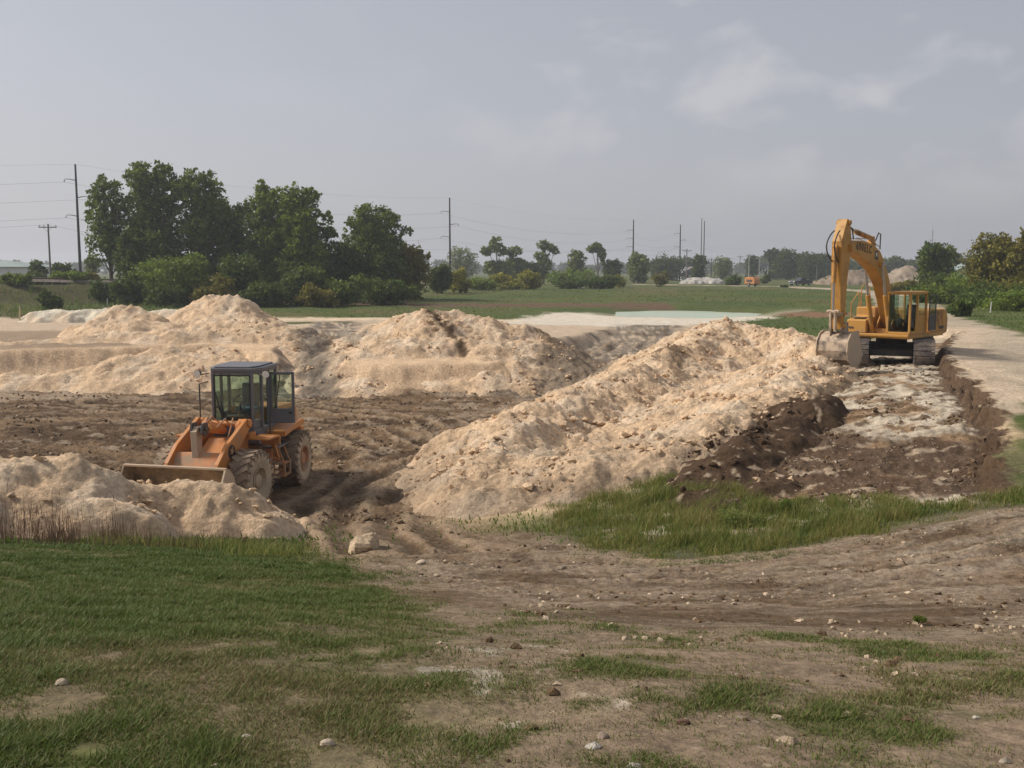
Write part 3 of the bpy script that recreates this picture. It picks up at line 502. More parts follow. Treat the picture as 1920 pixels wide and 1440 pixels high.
M_BKT = paint('sandy_bucket_steel', (.10, .075, .05), .7, .55, (.36, .26, .165), 1.7, bump=.05); M_BKTR = paint('pale_worn_steel', (.40, .32, .235), .6, .5, (.50, .38, .26), 2.5)
M_STEEL = paint('bare_steel', (.42, .42, .43), .28, .12, scale=6, metal=.8); M_TRACK = paint('track_shoe_steel', (.11, .095, .09), .55, .55, (.36, .30, .25), 3.5, bump=.03)
M_MUDSTEEL = paint('mud_caked_steel', (.10, .083, .072), .8, .70, (.50, .39, .28), 3.2, bump=.06); M_UNDER = paint('greasy_underframe', (.018, .016, .015), .7, .3, (.10, .08, .055), 4)
M_GLASS = glassmat('cab_glass', (.76, .86, .82), .10); M_GLASS_D = glassmat('dark_glass', (.58, .64, .62), .10); M_SEAT = paint('blue_grey_seat', (.05, .10, .15), .8, .15); M_BLKSEAT = paint('black_seat', (.02, .02, .022), .8, .15)
M_LAMP = paint('lamp_glass', (.75, .75, .72), .15, .1); M_TEXT = paint('black_decal', (.015, .013, .012), .5, .05); M_DECALW = paint('pale_decal', (.65, .62, .52), .5, .1)
M_BLUE = paint('blue_jug', (.04, .10, .20), .4, .1)

# ------------------------------------------------------------------ wheel loader
def make_loader():
    J = (-7.22, 26.35); rz = math.radians(-95); root = empty('wheel_loader', (J[0], J[1], .0), rz); root.scale = (1.06,) * 3
    tag(root, 'orange wheel loader with dark grey cab and open door, bucket at the sand bank', 'wheel loader')
    FR = Matrix.Rotation(R(-7.5), 4, 'Z')
    RW = .745; TW = .50
    def wheel(c, side, mud):
        pr = [(.33, -.17), (.40, -.235), (.56, -.255), (.66, -.245), (.705, -.20), (.72, 0), (.705, .20), (.66, .245), (.56, .255), (.40, .235), (.33, .17)]
        mb = MB(Matrix.Translation(c)); mb.lathe(pr, n=44); n = 22
        for k in range(n):                      # chevron lugs
            for s in (-1, 1):
                a = 2 * math.pi * (k + (.5 if s > 0 else 0)) / n; M_ = Matrix.Rotation(-a, 4, 'Y') @ Matrix.Translation((.698, s * .125, 0)) @ Matrix.Rotation(s * .55, 4, 'X')
                mb.box((0, 0, 0), (.075, .275, .085), M_)
                mb.box((-.055, s * .115, s * -.06), (.13, .04, .075), M_)
        t = mb.build('wheel', M_TYRE, root, smooth=False)
        s = side
        q = MB(Matrix.Translation(c)); q.lathe([(.335, s * .235), (.42, s * .258), (.55, s * .266), (.63, s * .254), (.655, s * .235)], n=40); q.build('sidewall', M_TYRESIDE, t, smooth=True)
        q = MB(Matrix.Translation(c)); q.lathe([(.335, s * .24), (.345, s * .26), (.315, s * .262), (.30, s * .20), (.27, s * .12), (.17, s * .10), (.165, s * .20), (.145, s * .225), (.001, s * .225)], n=32)
        for k in range(10):
            a = 2 * math.pi * k / 10; q.cyl((.215 * math.cos(a), s * .09, .215 * math.sin(a)), (.215 * math.cos(a), s * .135, .215 * math.sin(a)), .018, n=6)
        q.build('rim', M_ORANGE_D if not mud else M_TYRESIDE, t)
        return t
    for s in (1, -1): wheel(Vector((-1.4, s * .97, RW - .03)), s, False)
    for s in (1, -1):
        p = FR @ Vector((1.4, s * .97, 0)); mbk = None
        # the front pair stands turned with the front frame
        t = wheel(Vector((0, 0, 0)), s, True); t.location = (p.x, p.y, RW - .03); t.rotation_euler = (0, .2, R(-7.5))
    # rear frame, hood, counterweight
    mb = MB(); mb.prism([(.0, .62), (.0, 1.28), (-.5, 1.42), (-2.7, 1.42), (-2.9, 1.2), (-2.9, .75), (-2.5, .6)], -.42, .42); mb.box((-1.4, 0, .72), (.4, 1.5, .34)); mb.build('rear_frame', M_ORANGE_D, root, .02)
    mb = MB(); mb.prism([(-.95, 1.40), (-.95, 2.14), (-2.4, 2.06), (-2.75, 1.9), (-2.8, 1.40)], -.62, .62); h = mb.build('engine_hood', M_ORANGE, root, .04)
    g = MB()
    for s in (-1, 1):
        g = MB(); g.box((-2.1, s * .618, 1.71), (.80, .03, .50))
        for k in range(7): g.box((-2.1, s * .635, 1.5 + .07 * k), (.75, .02, .03))
        g.build('louvre', M_DARK, h)
    mb = MB(); mb.prism([(-2.8, .6), (-2.8, 1.35), (-3.1, 1.3), (-3.15, .9), (-3.0, .6)], -.72, .72); mb.build('counterweight', M_ORANGE, root, .04)
    mb = MB(); mb.cyl((-1.9, .25, 2.1), (-1.9, .25, 2.75), .05); mb.build('exhaust_pipe', M_DARK, root)
    for s in (1, -1):
        mb = MB(); mb.prism([(-.20, 1.48), (-.20, 1.62), (-.9, 1.68), (-1.75, 1.72), (-1.85, 1.66), (-1.85, 1.56), (-.9, 1.54)], s * .60, s * 1.10); mb.build('rear_fender', M_ORANGE, root, .015)
        # ladder and tank behind the front wheel
        mb = MB(); y0, y1 = s * .84, s * 1.10
        for z in (.50, .80):
            mb.box((-.28, (y0 + y1) / 2, z), (.46, abs(y1 - y0), .035))
        for x in (-.5, -.06): mb.tube([(x, y1, .49), (x, y1, .82), (x, s * .95, 1.2)], .02)
        for x in (-.5, -.06): mb.tube([(x, y0, .49), (x, y0, 1.2)], .02)
        for x in (-.5, -.06): mb.box((x, (y0 + y1) / 2, .66), (.045, abs(y1 - y0), .05)); mb.box((x, y1, .66), (.05, .045, .36))
        mb.build('ladder', M_ORANGE_D, root)
        mb = MB(); mb.box((-.32, s * .60, 1.02), (.7, .36, .5)); mb.build('side_tank', M_ORANGE_D if s > 0 else M_DARK, root, .03)
        mb = MB(); mb.box((-.3, s * .80, 1.24), (.75, .4, .05)); mb.cyl((-.35, s * .68, 1.26), (-.35, s * .68, 1.42), .07); mb.cyl((-.55, s * .68, 1.26), (-.55, s * .68, 1.40), .07); mb.build('footboard', M_GREYP, root, .01)
    # cab shell made of posts, sills and roof, so the openings are real
    cab = MB(); W = .635; zf, zr = 1.52, 3.20
    xb, xf = -1.02, .42
    # nose tapers: centre pane in front, quarter panes either side
    nose = [(xf, -W + .30), (xf, W - .30)]
    base = [(xb, -W), (.10, -W), (xf, -.50), (xf, .50), (.10, W), (xb, W)]
    def slab(z0, z1, pts, mb): n = len(pts); mb.add([(x, y, z0) for x, y in pts] + [(x, y, z1) for x, y in pts], [tuple(range(n - 1, -1, -1)), tuple(range(n, 2 * n))] + [(i, (i + 1) % n, n + (i + 1) % n, n + i) for i in range(n)])
    slab(1.64, 1.76, base, cab); slab(1.76, 1.96, [(.06, -W + .02), (xf - .02, -.48), (xf - .02, .48), (.06, W - .02), (.06, .45), (xf - .12, .3), (xf - .12, -.3), (.06, -.45)], cab)
    cab.prism([(-.35, 1.36), (-.55, 1.66), (.40, 1.66), (.40, 1.40), (.25, 1.34)], .36, .62); cab.prism([(-.35, 1.36), (-.55, 1.66), (.40, 1.66), (.40, 1.40), (.25, 1.34)], -.36, -.62)
    cab.box((.1, 0, 1.50), (.42, 1.16, .28))
    for (x, y) in base: cab.box((x * .97, y * .97, (1.7 + zr) / 2), (.075, .075, zr - 1.7))
    for s in (-1, 1): cab.box((-.42, s * (W - .03), (1.7 + zr) / 2), (.09, .06, zr - 1.7))
    slab(zr - .10, zr - .03, base, cab); cab.box((xb + .02, 0, 1.86), (.05, 1.2, .24))
    cab.box((-.72, -W + .03, 1.90), (.6, .05, .30))
    cab.box((-.72, W - .03, 1.90), (.6, .05, .30))
    co = cab.build('cab', M_GREYP, root, .012)
    rf = MB(); rp = [(x * 1.06, y * 1.05) for x, y in base]; slab(zr - .03, zr + .06, rp, rf); rp2 = [(x * .96, y * .9) for x, y in base]; slab(zr + .06, zr + .10, rp2, rf); rf.build('roof', M_GREYP, co, .02)
    def pane(a, b, z0, z1, nm, mat=M_GLASS, ins=.05):
        a = Vector((*a, 0)); b = Vector((*b, 0)); d = (b - a).normalized(); n_ = Vector((-d.y, d.x, 0)) * .006; a = a + d * ins; b = b - d * ins; g = MB()
        P = [a + n_, b + n_, b - n_, a - n_]; slab(z0, z1, [(p.x, p.y) for p in P], g); return g.build(nm, mat, co)
    B_ = [(x * .97, y * .97) for x, y in base]
    pane(B_[2], B_[3], 1.96, 3.09, 'windscreen'); pane(B_[1], B_[2], 1.96, 3.09, 'quarter_window'); pane(B_[3], B_[4], 1.96, 3.09, 'quarter_window'); pane(B_[5], B_[0], 1.98, 3.09, 'rear_window')
    pane(B_[0], (-.42, B_[0][1]), 2.05, 3.09, 'side_window'); pane((-.42, B_[5][1]), B_[5], 2.05, 3.09, 'side_window'); pane((-.38, B_[1][1]), B_[1], 1.78, 3.09, 'side_window')
    # rubber seal round the windscreen and the wiper
    s_ = MB(); x = xf * .97 + .03
    for y in (-.45, .45): s_.box((x, y, 2.52), (.02, .035, 1.14))
    for z in (1.97, 3.08): s_.box((x, 0, z), (.02, .9, .035))
    s_.build('window_seal', M_BLACK, co)
    s_ = MB(); s_.tube([(x + .03, -.14, 1.86), (x + .05, -.34, 2.4)], .014); s_.tube([(x + .05, -.26, 2.08), (x + .05, -.42, 2.72)], .018); s_.tube([(x + .03, -.20, 1.86), (x + .05, -.38, 2.4)], .010); s_.build('wiper', M_BLACK, co)
    # open door, hinged on the middle post and swung back past it
    D = MB(); hx, hy = -.47, W + .0; ang = R(90 + 6)
    Md = Matrix.Translation((hx, hy, 0)) @ Matrix.Rotation(ang, 4, 'Z'); dw = .62
    for a in (.03, dw - .03): D.box((a, 0, 2.43), (.07, .05, 1.30), Md)
    D.box((dw / 2, 0, 3.05), (dw, .05, .07), Md); D.box((dw / 2, 0, 2.12), (dw, .045, .06), Md); D.box((dw / 2, 0, 1.95), (dw, .045, .34), Md); D.box((dw / 2, .03, 1.94), (dw - .12, .02, .22), Md)
    do = D.build('door', M_GREYP, root, .008)
    g = MB(); g.box((dw / 2, 0, 2.58), (dw - .12, .012, .94), Md); g.build('door_window', M_GLASS, do)
    g = MB(); g.tube([Md @ Vector(p) for p in ((.12, .05, 1.85), (.12, .07, 2.15), (.24, .07, 2.9), (.24, .05, 3.0))], .012); g.box((dw - .1, -.045, 2.05), (.1, .03, .04), Md); g.build('door_handle', M_BLACK, do)
    # inside
    UPS = Matrix.Translation((0, 0, .2))
    g = MB(UPS); g.box((-.62, 0, 1.90), (.5, .5, .14)); g.prism([(-.88, 1.95), (-.78, 1.95), (-.86, 2.55), (-.96, 2.55)], -.23, .23); g.box((-.62, 0, 1.68), (.3, .3, .32)); g.build('seat', M_SEAT, root, .03)
    g = MB(UPS); g.tube([(.2, 0, 1.6), (-.12, 0, 2.16)], .035)
    ring = [(-.12 - .1 * math.sin(a) * .9, .19 * math.cos(a), 2.17 + .16 * math.sin(a)) for a in [2 * math.pi * i / 20 for i in range(21)]]; g.tube(ring, .014, 5); g.tube([ring[0], ring[10]], .012, 5); g.build('steering_wheel', M_BLACK, root)
    g = MB(UPS); g.prism([(.06, 1.55), (.34, 1.55), (.34, 1.86), (.14, 1.90)], -.22, .22); g.build('dashboard', M_DARK, root, .02)
    # lamps and mirror rails
    for s in (-1, 1):
        g = MB(); g.tube([(.36, s * .60, 3.12), (.44, s * .80, 3.10)], .016); g.cyl((.36, s * .84, 3.14), (.47, s * .86, 3.12), .055, .098, 16); o = g.build('work_lamp', M_DARK, root); g = MB(); g.cyl((.472, s * .86, 3.12), (.482, s * .861, 3.118), .088, n=16); g.build('lamp_lens', M_LAMP, o)
    g = MB(); g.tube([(.30, -.68, 1.42), (.36, -.86, 1.46), (.36, -.86, 2.86), (.2, -.70, 2.9)], .018); g.build('grab_rail', M_DARK, root)
    g = MB(); g.tube([(-.05, .70, 1.5), (-.05, .76, 1.6), (-.05, .76, 2.1), (-.05, .70, 2.2)], .016); g.build('grab_rail', M_DARK, root)
    # front frame
    F = MB(FR)
    F.prism([(.15, .62), (.15, 1.15), (.75, 1.62), (1.0, 1.62), (2.05, 1.02), (2.15, .62), (1.9, .45), (1.0, .45)], -.30, .30)
    for s in (-1, 1): F.prism([(.45, .75), (.62, 2.0), (.80, 2.08), (.98, 1.98), (1.25, 1.35), (1.8, .95), (1.8, .7)], s * .40, s * .50)
    F.box((1.4, 0, .74), (.4, 1.5, .32)); F.cyl((.8, -.5, 1.95), (.8, .5, 1.95), .07); F.build('front_frame', M_ORANGE, root, .015)
    for s in (-1, 1):
        A = MB(FR); A.prism([(.72, 1.90), (.76, 2.05), (.90, 2.10), (1.9, 1.62), (2.35, 1.25), (2.66, .62), (2.68, .40), (2.50, .38), (2.12, .92), (1.72, 1.22), (1.2, 1.52)], s * .58, s * .68); A.cyl((2.58, s * .54, .48), (2.58, s * .76, .48), .10)
        A.cyl((.82, s * .50, 1.98), (.82, s * .72, 1.98), .10); ao = A.build('lift_arm', M_ORANGE, root, .012)
        A = MB(FR); A.prism([(2.40, .62), (2.52, .92), (2.64, .88), (2.68, .55)], s * .685, s * .70); A.build('scuffed_edge', M_BKTR, ao)
        if s > 0:
            A = MB(FR); A.M = FR @ Matrix.Translation((1.72, .683, 1.45)) @ Matrix.Rotation(R(28), 4, 'Y'); A.lathe([(.001, 0), (.16, .004), (.165, .0)], n=24); eb = A.build('emblem', M_TEXT, ao)
            A = MB(); A.M = FR @ Matrix.Translation((1.72, .689, 1.45)) @ Matrix.Rotation(R(28), 4, 'Y'); A.prism([(-.09, -.08), (-.07, .03), (-.10, .09), (-.02, .05), (.05, .11), (.03, .03), (.09, -.02), (.02, -.04), (.03, -.10), (-.03, -.05)], 0, .003); A.build('emblem_figure', M_ORANGE_D, eb)
        A = MB(FR); A.cyl((.95, s * .34, .95), (1.55, s * .50, 1.12), .06); A.cyl((1.5, s * .50, 1.1), (2.05, s * .50, 1.12), .035); A.build('lift_cylinder', M_DARK, root)
        A = MB(FR); A.box((.62, s * .98, 1.62), (.62, .50, .05)); A.box((.30, s * .98, 1.50), (.05, .50, .22)); A.prism([(.28, 1.42), (.22, 1.42), (-.02, 1.02), (.06, 1.02)], s * .96, s * 1.06); A.tube([(.1, s * 1.0, 1.45), (-.05, s * 1.0, .95), (-.1, s * .5, .9)], .03)
        A.box((.72, s * .66, 1.66), (.3, .14, .16)); A.build('front_fender', M_ORANGE, root, .01)
    A = MB(FR); A.prism([(1.80, 1.42), (1.98, 1.44), (2.22, 1.12), (2.16, .92), (1.98, 1.0)], -.60, .60); A.build('cross_plate', M_ORANGE_D, root, .02)
    A = MB(FR); A.prism([(1.84, 2.02), (1.98, 2.06), (2.10, 1.95), (2.06, 1.3), (2.24, .82), (2.22, .66), (2.10, .64), (2.00, .74), (1.86, 1.3)], -.145, .015); A.build('bell_crank', M_BKTR, root, .012)
    A = MB(FR); A.prism([(1.80, 1.90), (1.84, 2.14), (2.05, 2.14), (2.10, 1.92), (1.95, 1.82)], -.16, -.11); A.prism([(1.80, 1.90), (1.84, 2.14), (2.05, 2.14), (2.10, 1.92), (1.95, 1.82)], .11, .16); A.cyl((1.95, -.2, 2.0), (1.95, .2, 2.0), .045); A.build('crank_pin', M_DARK, root)
    A = MB(FR); A.cyl((.85, 0, 1.80), (1.55, 0, 1.95), .105, n=18); A.cyl((1.55, 0, 1.95), (1.60, 0, 1.96), .12, n=18); tc_ = A.build('tilt_cylinder', M_ORANGE, root); A = MB(FR); A.cyl((1.6, 0, 1.96), (1.92, 0, 2.02), .05); A.build('piston_rod', M_STEEL, tc_)
    A = MB(FR); A.tube([(.8, .1, 1.98), (1.0, .16, 2.10), (1.2, .17, 2.05), (1.35, .1, 1.92)], .02); A.tube([(.7, .22, 1.9), (.9, .3, 2.1), (1.05, .32, 1.9), (1.2, .3, 1.62)], .018); A.tube([(.8, -.12, 1.98), (1.0, -.2, 2.14), (1.3, -.2, 2.02), (1.55, -.1, 1.98)], .018); A.tube([(.75, -.3, 1.9), (.95, -.34, 2.12), (1.15, -.34, 1.9)], .018); A.build('hydraulic_hose', M_ORANGE_D, root)
    A = MB(FR); A.cyl((2.16, 0, .72), (2.62, 0, .78), .06); A.build('bucket_link', M_DARK, root)
    # bucket
    B = MB(FR @ Matrix.Translation((.10, 0, .16))); pr = [(3.52, .06), (3.0, .03), (2.72, .10), (2.58, .30), (2.54, .58), (2.62, .86), (2.80, 1.08), (2.92, 1.14)]
    B.strip(pr, -1.22, 1.22, .035)
    bo = B.build('bucket', M_BKT, root)
    B = MB(FR @ Matrix.Translation((.10, 0, .16))); B.box((2.94, 0, 1.15), (.09, 2.5, .05)); B.box((3.58, 0, .06), (.2, 2.52, .04)); B.build('bucket_lip', M_BKTR, bo, .01)
    for s in (-1, 1):
        B = MB(FR @ Matrix.Translation((.10, 0, .16))); B.prism([(3.56, .04), (3.0, .0), (2.70, .08), (2.55, .30), (2.51, .6), (2.6, .9), (2.78, 1.1), (2.96, 1.18), (3.10, .95), (3.42, .40)], s * 1.22, s * 1.26); B.build('bucket_side', M_BKTR if s > 0 else M_BKT, bo)
    return root
make_loader()

# ------------------------------------------------------------------ excavator
def make_excavator():
    C0 = (16.0, 42.3); gz = 2.10
    U = R(-110.8); H_ = R(-132.8); root = empty('excavator', (C0[0], C0[1], gz), U)
    tag(root, 'yellow tracked excavator standing in the trench with its boom raised', 'excavator')
    UP = Matrix.Rotation(H_ - U, 4, 'Z')
    hl = 2.05; rr = .50
    for s in (-1, 1):
        y0 = s * 1.25; A = MB(); per = 2 * (2 * (hl - rr)) + 2 * math.pi * rr; n = 46
        for k in range(n):
            d = per * k / n; Ls = 2 * (hl - rr)
            if d < Ls: x, z, a = -(hl - rr) + d, 2 * rr, 0
            elif d < Ls + math.pi * rr: t = (d - Ls) / rr; x, z, a = (hl - rr) + rr * math.sin(t), rr + rr * math.cos(t), t
            elif d < 2 * Ls + math.pi * rr: x, z, a = (hl - rr) - (d - Ls - math.pi * rr), 0, math.pi
            else: t = (d - 2 * Ls - math.pi * rr) / rr; x, z, a = -(hl - rr) - rr * math.sin(t), rr - rr * math.cos(t), math.pi + t
            M_ = Matrix.Translation((x, y0, z + .03)) @ Matrix.Rotation(a, 4, 'Y'); A.box((0, 0, -.015), (.165, .80, .03), M_)
            for q in (-.06, .0, .06): A.box((q, 0, .012), (.014, .80, .026), M_)
        t = A.build('track', M_TRACK, root)
        A = MB(); A.prism([(-1.5, .18), (-1.75, .5), (-1.5, .84), (1.5, .84), (1.75, .5), (1.5, .18)], y0 - .17, y0 + .17)
        for x in (-1.55, 1.55): A.cyl((x, y0 - .2, .5), (x, y0 + .2, .5), .42, n=20)
        for k in range(7): A.cyl((-1.15 + .38 * k, y0 - .19, .2), (-1.15 + .38 * k, y0 + .19, .2), .13, n=12)
        A.build('track_frame', M_UNDER, t)
    A = MB(); A.box((0, 0, .62), (1.5, 1.8, .42)); A.box((1.0, 0, .5), (.5, 2.0, .28)); A.box((-1.0, 0, .5), (.5, 2.0, .28)); A.cyl((0, 0, .8), (0, 0, 1.12), .62, n=24); A.build('undercarriage', M_UNDER, root)
    A = MB(UP); A.prism([(1.55, 1.10), (1.62, 1.18), (1.62, 1.28), (-2.2, 1.28), (-2.2, 1.10)], -1.32, 1.32); A.build('deck', M_YEL, root, .02)
    A = MB(UP)
    for s in (-1, 1): A.prism([(-.3, 1.28), (1.1, 1.28), (.95, 1.5), (.5, 2.05), (.1, 2.05)], s * .27, s * .33)
    A.box((.9, 0, 1.35), (.5, .7, .2)); A.build('boom_mount', M_YEL_D, root, .01)
    # right-hand box, tank and steps
    A = MB(UP); A.prism([(-.9, 1.28), (-.9, 2.32), (.55, 2.32), (.55, 1.95), (1.45, 1.82), (1.45, 1.28)], -1.34, -.50); rb = A.build('fuel_tank', M_YEL, root, .04)
    A = MB(UP); A.box((1.47, -1.15, 1.5), (.02, .2, .06)); A.box((1.0, -.92, 1.90), (.6, .5, .02)); A.build('grille', M_DARK, rb)
    A = MB(UP); A.tube([(.3, -1.25, 2.32), (.3, -1.25, 3.15), (.05, -1.25, 3.28), (-.5, -1.25, 3.15), (-.6, -1.25, 2.32)], .022); A.tube([(1.2, -1.28, 1.85), (1.2, -1.28, 2.5), (.5, -1.28, 2.95), (.4, -1.28, 2.3)], .022); A.build('handrail', M_YEL, root)
    A = MB(UP); A.prism([(-.9, 1.28), (-.9, 2.22), (-2.1, 2.22), (-2.1, 1.28)], -1.30, 1.30); en = A.build('engine_housing', M_YEL_D, root, .04)
    A = MB(UP); A.prism([(-2.1, 1.1), (-2.1, 2.25), (-2.55, 2.2), (-2.75, 1.8), (-2.7, 1.2)], -1.32, 1.32); A.build('counterweight', M_YEL, root, .08)
    A = MB(UP); A.box((-1.05, 1.315, 1.42), (.34, .012, .18)); A.build('decal_plate', M_DECALW, en)
    A = MB(UP); A.box((-2.0, 1.315, 1.45), (.5, .012, .12)); A.build('stripe', M_TEXT, en)
    A = MB(UP); A.cyl((-1.5, -.6, 2.2), (-1.5, -.6, 2.85), .06); A.build('exhaust_pipe', M_DARK, root)
    # cab
    x0, x1, y0, y1, z0, z1 = -.25, 1.50, .36, 1.34, 1.30, 2.98
    A = MB(UP); p = .09
    for x in (x0 + p / 2, x1 - p / 2):
        for y in (y0 + p / 2, y1 - p / 2): A.box((x, y, (z0 + z1) / 2), (p, p, z1 - z0))
    A.box((.72, y1 - p / 2, (z0 + z1) / 2), (.12, p * .9, z1 - z0)); A.box((.18, y1 - p / 2, z0 + .4), (.9, .05, .7))
    A.box(((x0 + x1) / 2, (y0 + y1) / 2, z0 + .03), (x1 - x0, y1 - y0, .10)); A.box((x0 + .04, (y0 + y1) / 2, z0 + .4), (.06, y1 - y0 - .1, .75))
    cab = A.build('cab', M_YEL, root, .018)
    A = MB(UP); A.box(((x0 + x1) / 2, (y0 + y1) / 2, z1 - .03), (x1 - x0 + .04, y1 - y0 + .04, .12)); A.build('roof', M_YEL, cab, .04)
    A = MB(UP); A.box((x1 - .03, (y0 + y1) / 2, 1.58), (.02, .78, .45)); A.build('lower_window', M_GLASS_D, cab)
    A = MB(UP); A.box((x1 - .03, (y0 + y1) / 2, 2.32), (.015, .78, 1.04)); A.build('windscreen', M_GLASS, cab)
    A = MB(UP); A.box((.9, y0 + .03, 2.3), (1.0, .012, 1.1)); A.build('side_window', M_GLASS, cab); A = MB(UP); A.box((x0 + .03, (y0 + y1) / 2, 2.4), (.012, .78, .85)); A.build('rear_window', M_GLASS, cab)
    A = MB(UP)
    for k in range(5): A.tube([(.3 + .2 * k, y0 - .03, 1.9), (.3 + .2 * k, y0 - .03, 2.85)], .008, 4)
    for k in range(6): A.tube([(.2, y0 - .03, 1.9 + .19 * k), (1.3, y0 - .03, 1.9 + .19 * k)], .008, 4)
    A.build('window_guard', M_DARK, cab)
    # sliding/hinged door folded back along the cab side
    A = MB(UP); xd0, xd1, yd = -.92, -.22, y1 + .10
    for x in (xd0, xd1): A.box((x, yd, 2.1), (.05, .04, 1.45))
    for z in (1.40, 2.05, 2.82): A.box(((xd0 + xd1) / 2, yd, z), (xd1 - xd0, .04, .05))
    A.box(((xd0 + xd1) / 2, yd, 1.7), (xd1 - xd0 - .05, .02, .62)); d = A.build('door', M_DARK, root, .006)
    A = MB(UP); A.box(((xd0 + xd1) / 2, yd, 2.43), (xd1 - xd0 - .05, .012, .72)); A.build('door_window', M_GLASS_D, d)
    A = MB(UP); A.box((.35, .85, 1.78), (.5, .5, .14)); A.prism([(.12, 1.84), (.22, 1.84), (.12, 2.45), (.02, 2.45)], .62, 1.08); A.box((.35, .85, 1.5), (.3, .3, .4)); A.build('seat', M_BLKSEAT, root, .03)
    for y in (.55, 1.15):
        A = MB(UP); A.box((.62, y, 1.72), (.3, .12, .36)); A.tube([(.7, y, 1.85), (.74, y, 2.1)], .018); A.build('control_console', M_DARK, root, .01)
    A = MB(UP); A.tube([(1.05, .85, 1.35), (1.15, .75, 1.9)], .014); A.tube([(1.05, .9, 1.35), (1.15, .98, 1.9)], .014); A.build('travel_lever', M_DARK, root)
    # boom
    A = MB(UP); low = [(.36, 1.42), (.78, 2.0), (1.20, 2.72), (1.64, 3.32), (2.25, 3.82), (3.15, 4.19), (4.15, 4.47), (4.80, 4.57)]
    up = [(4.95, 4.85), (4.6, 5.00), (3.6, 5.01), (2.7, 4.86), (2.08, 4.62), (1.55, 4.15), (1.05, 3.45), (.54, 2.52), (.08, 1.75)]
    A.prism(low + up, -.24, .24); A.cyl((.28, -.34, 1.6), (.28, .34, 1.6), .13); A.cyl((4.82, -.34, 4.72), (4.82, .34, 4.72), .13); A.cyl((2.1, -.36, 4.1), (2.1, .36, 4.1), .10); A.prism([(2.2, 4.7), (2.3, 5.08), (2.5, 5.1), (2.7, 4.85)], -.12, .12)
    bm = A.build('boom', M_BOOM, root, .02)
    tx = bpy.data.curves.new('lettering', 'FONT'); tx.body = '690ELC'; tx.size = .44; tx.extrude = .003; tx.space_character = 1.35; tx.offset = .008; tmp = bpy.data.objects.new('tmp', tx); col.objects.link(tmp); bpy.context.view_layer.update(); me = bpy.data.meshes.new_from_object(tmp.evaluated_get(bpy.context.evaluated_depsgraph_get())); bpy.data.objects.remove(tmp)
    me.materials.clear(); me.materials.append(M_TEXT); to = bpy.data.objects.new('lettering', me); col.objects.link(to); to.parent = bm
    ang = math.atan2(-.33, 1.0)
    # text runs from boom tip towards the bend on the left flank (normal +Y); its x axis points to -X of the machine
    Mt = Matrix(((-1, 0, 0), (0, 0, 1), (0, 1, 0))).to_4x4()
    to.matrix_parent_inverse = Matrix(); to.matrix_local = UP @ Matrix.Translation((4.35, .247, 4.68)) @ Matrix.Rotation(R(-7), 4, 'Y') @ Mt
    to.scale = (.80, 1, 1)
    A = MB(UP); A.prism([(2.30, 4.28), (2.30, 4.62), (2.60, 4.64), (2.60, 4.30)], .242, .248); em = A.build('emblem', M_TEXT, bm)
    A = MB(UP); A.prism([(2.35, 4.34), (2.39, 4.48), (2.34, 4.58), (2.42, 4.52), (2.49, 4.56), (2.56, 4.60), (2.51, 4.48), (2.56, 4.36), (2.49, 4.43), (2.41, 4.43)], .249, .253); A.build('emblem_figure', M_DECALW, em)
    # stick
    A = MB(UP); A.prism([(4.86, 5.75), (5.08, 5.80), (5.32, 5.35), (5.52, 4.95), (5.50, 3.9), (5.42, 2.6), (5.32, 1.62), (5.06, 1.60), (4.98, 2.6), (4.90, 3.6), (4.66, 4.55), (4.66, 4.95)], -.20, .20)
    A.cyl((4.97, -.28, 5.66), (4.97, .28, 5.66), .10); A.cyl((5.19, -.3, 1.75), (5.19, .3, 1.75), .11); A.cyl((5.2, -.3, 2.25), (5.2, .3, 2.25), .09); A.build('stick', M_BOOM, root, .02)
    def cyl_(nm, p0, pm, p1, r, rod, y, mat=M_YEL):
        A = MB(UP); A.cyl((p0[0], y, p0[1]), (pm[0], y, pm[1]), r, n=16); A.cyl((p0[0], y - r, p0[1]), (p0[0], y + r, p0[1]), r * .95, n=12); o = A.build(nm, mat, root)
        A = MB(UP); A.cyl((pm[0], y, pm[1]), (p1[0], y, p1[1]), rod, n=12); A.cyl((p1[0], y - .08, p1[1]), (p1[0], y + .08, p1[1]), rod * 1.5, n=12); A.build('piston_rod', M_STEEL, o)
    for y in (-.36, .36): cyl_('boom_cylinder', (1.15, 1.32), (1.72, 2.85), (2.1, 4.1), .095, .05, y)
    cyl_('stick_cylinder', (2.42, 5.12), (3.95, 5.36), (4.95, 5.66), .10, .05, 0, M_YEL_D)
    cyl_('bucket_cylinder', (5.62, 4.75), (5.66, 3.4), (5.62, 2.30), .085, .045, 0, M_YEL_D)
    A = MB(UP)
    for y in (-.14, .14): A.prism([(5.54, 2.24), (5.60, 2.4), (5.74, 2.32), (5.28, 1.98), (5.18, 2.12)], y - .025, y + .025)
    for y in (-.09, .09): A.prism([(5.55, 2.36), (5.70, 2.34), (5.66, 1.55), (5.52, 1.52)], y - .04, y + .04)
    A.cyl((5.62, -.24, 2.30), (5.62, .24, 2.30), .07); A.box((5.25, 0, 2.22), (.7, .5, .09)); A.build('bucket_linkage', M_MUDSTEEL, root, .01)
    # hoses
    A = MB(UP)
    for k, (y, d) in enumerate(((-.12, .62), (.10, .42))): A.tube([(5.5 + d * math.sin(math.pi * t) ** .8, y, 4.15 + 1.2 * t) for t in [i / 14 for i in range(15)]], .026)
    A.build('hydraulic_hose', M_BLACK, root)
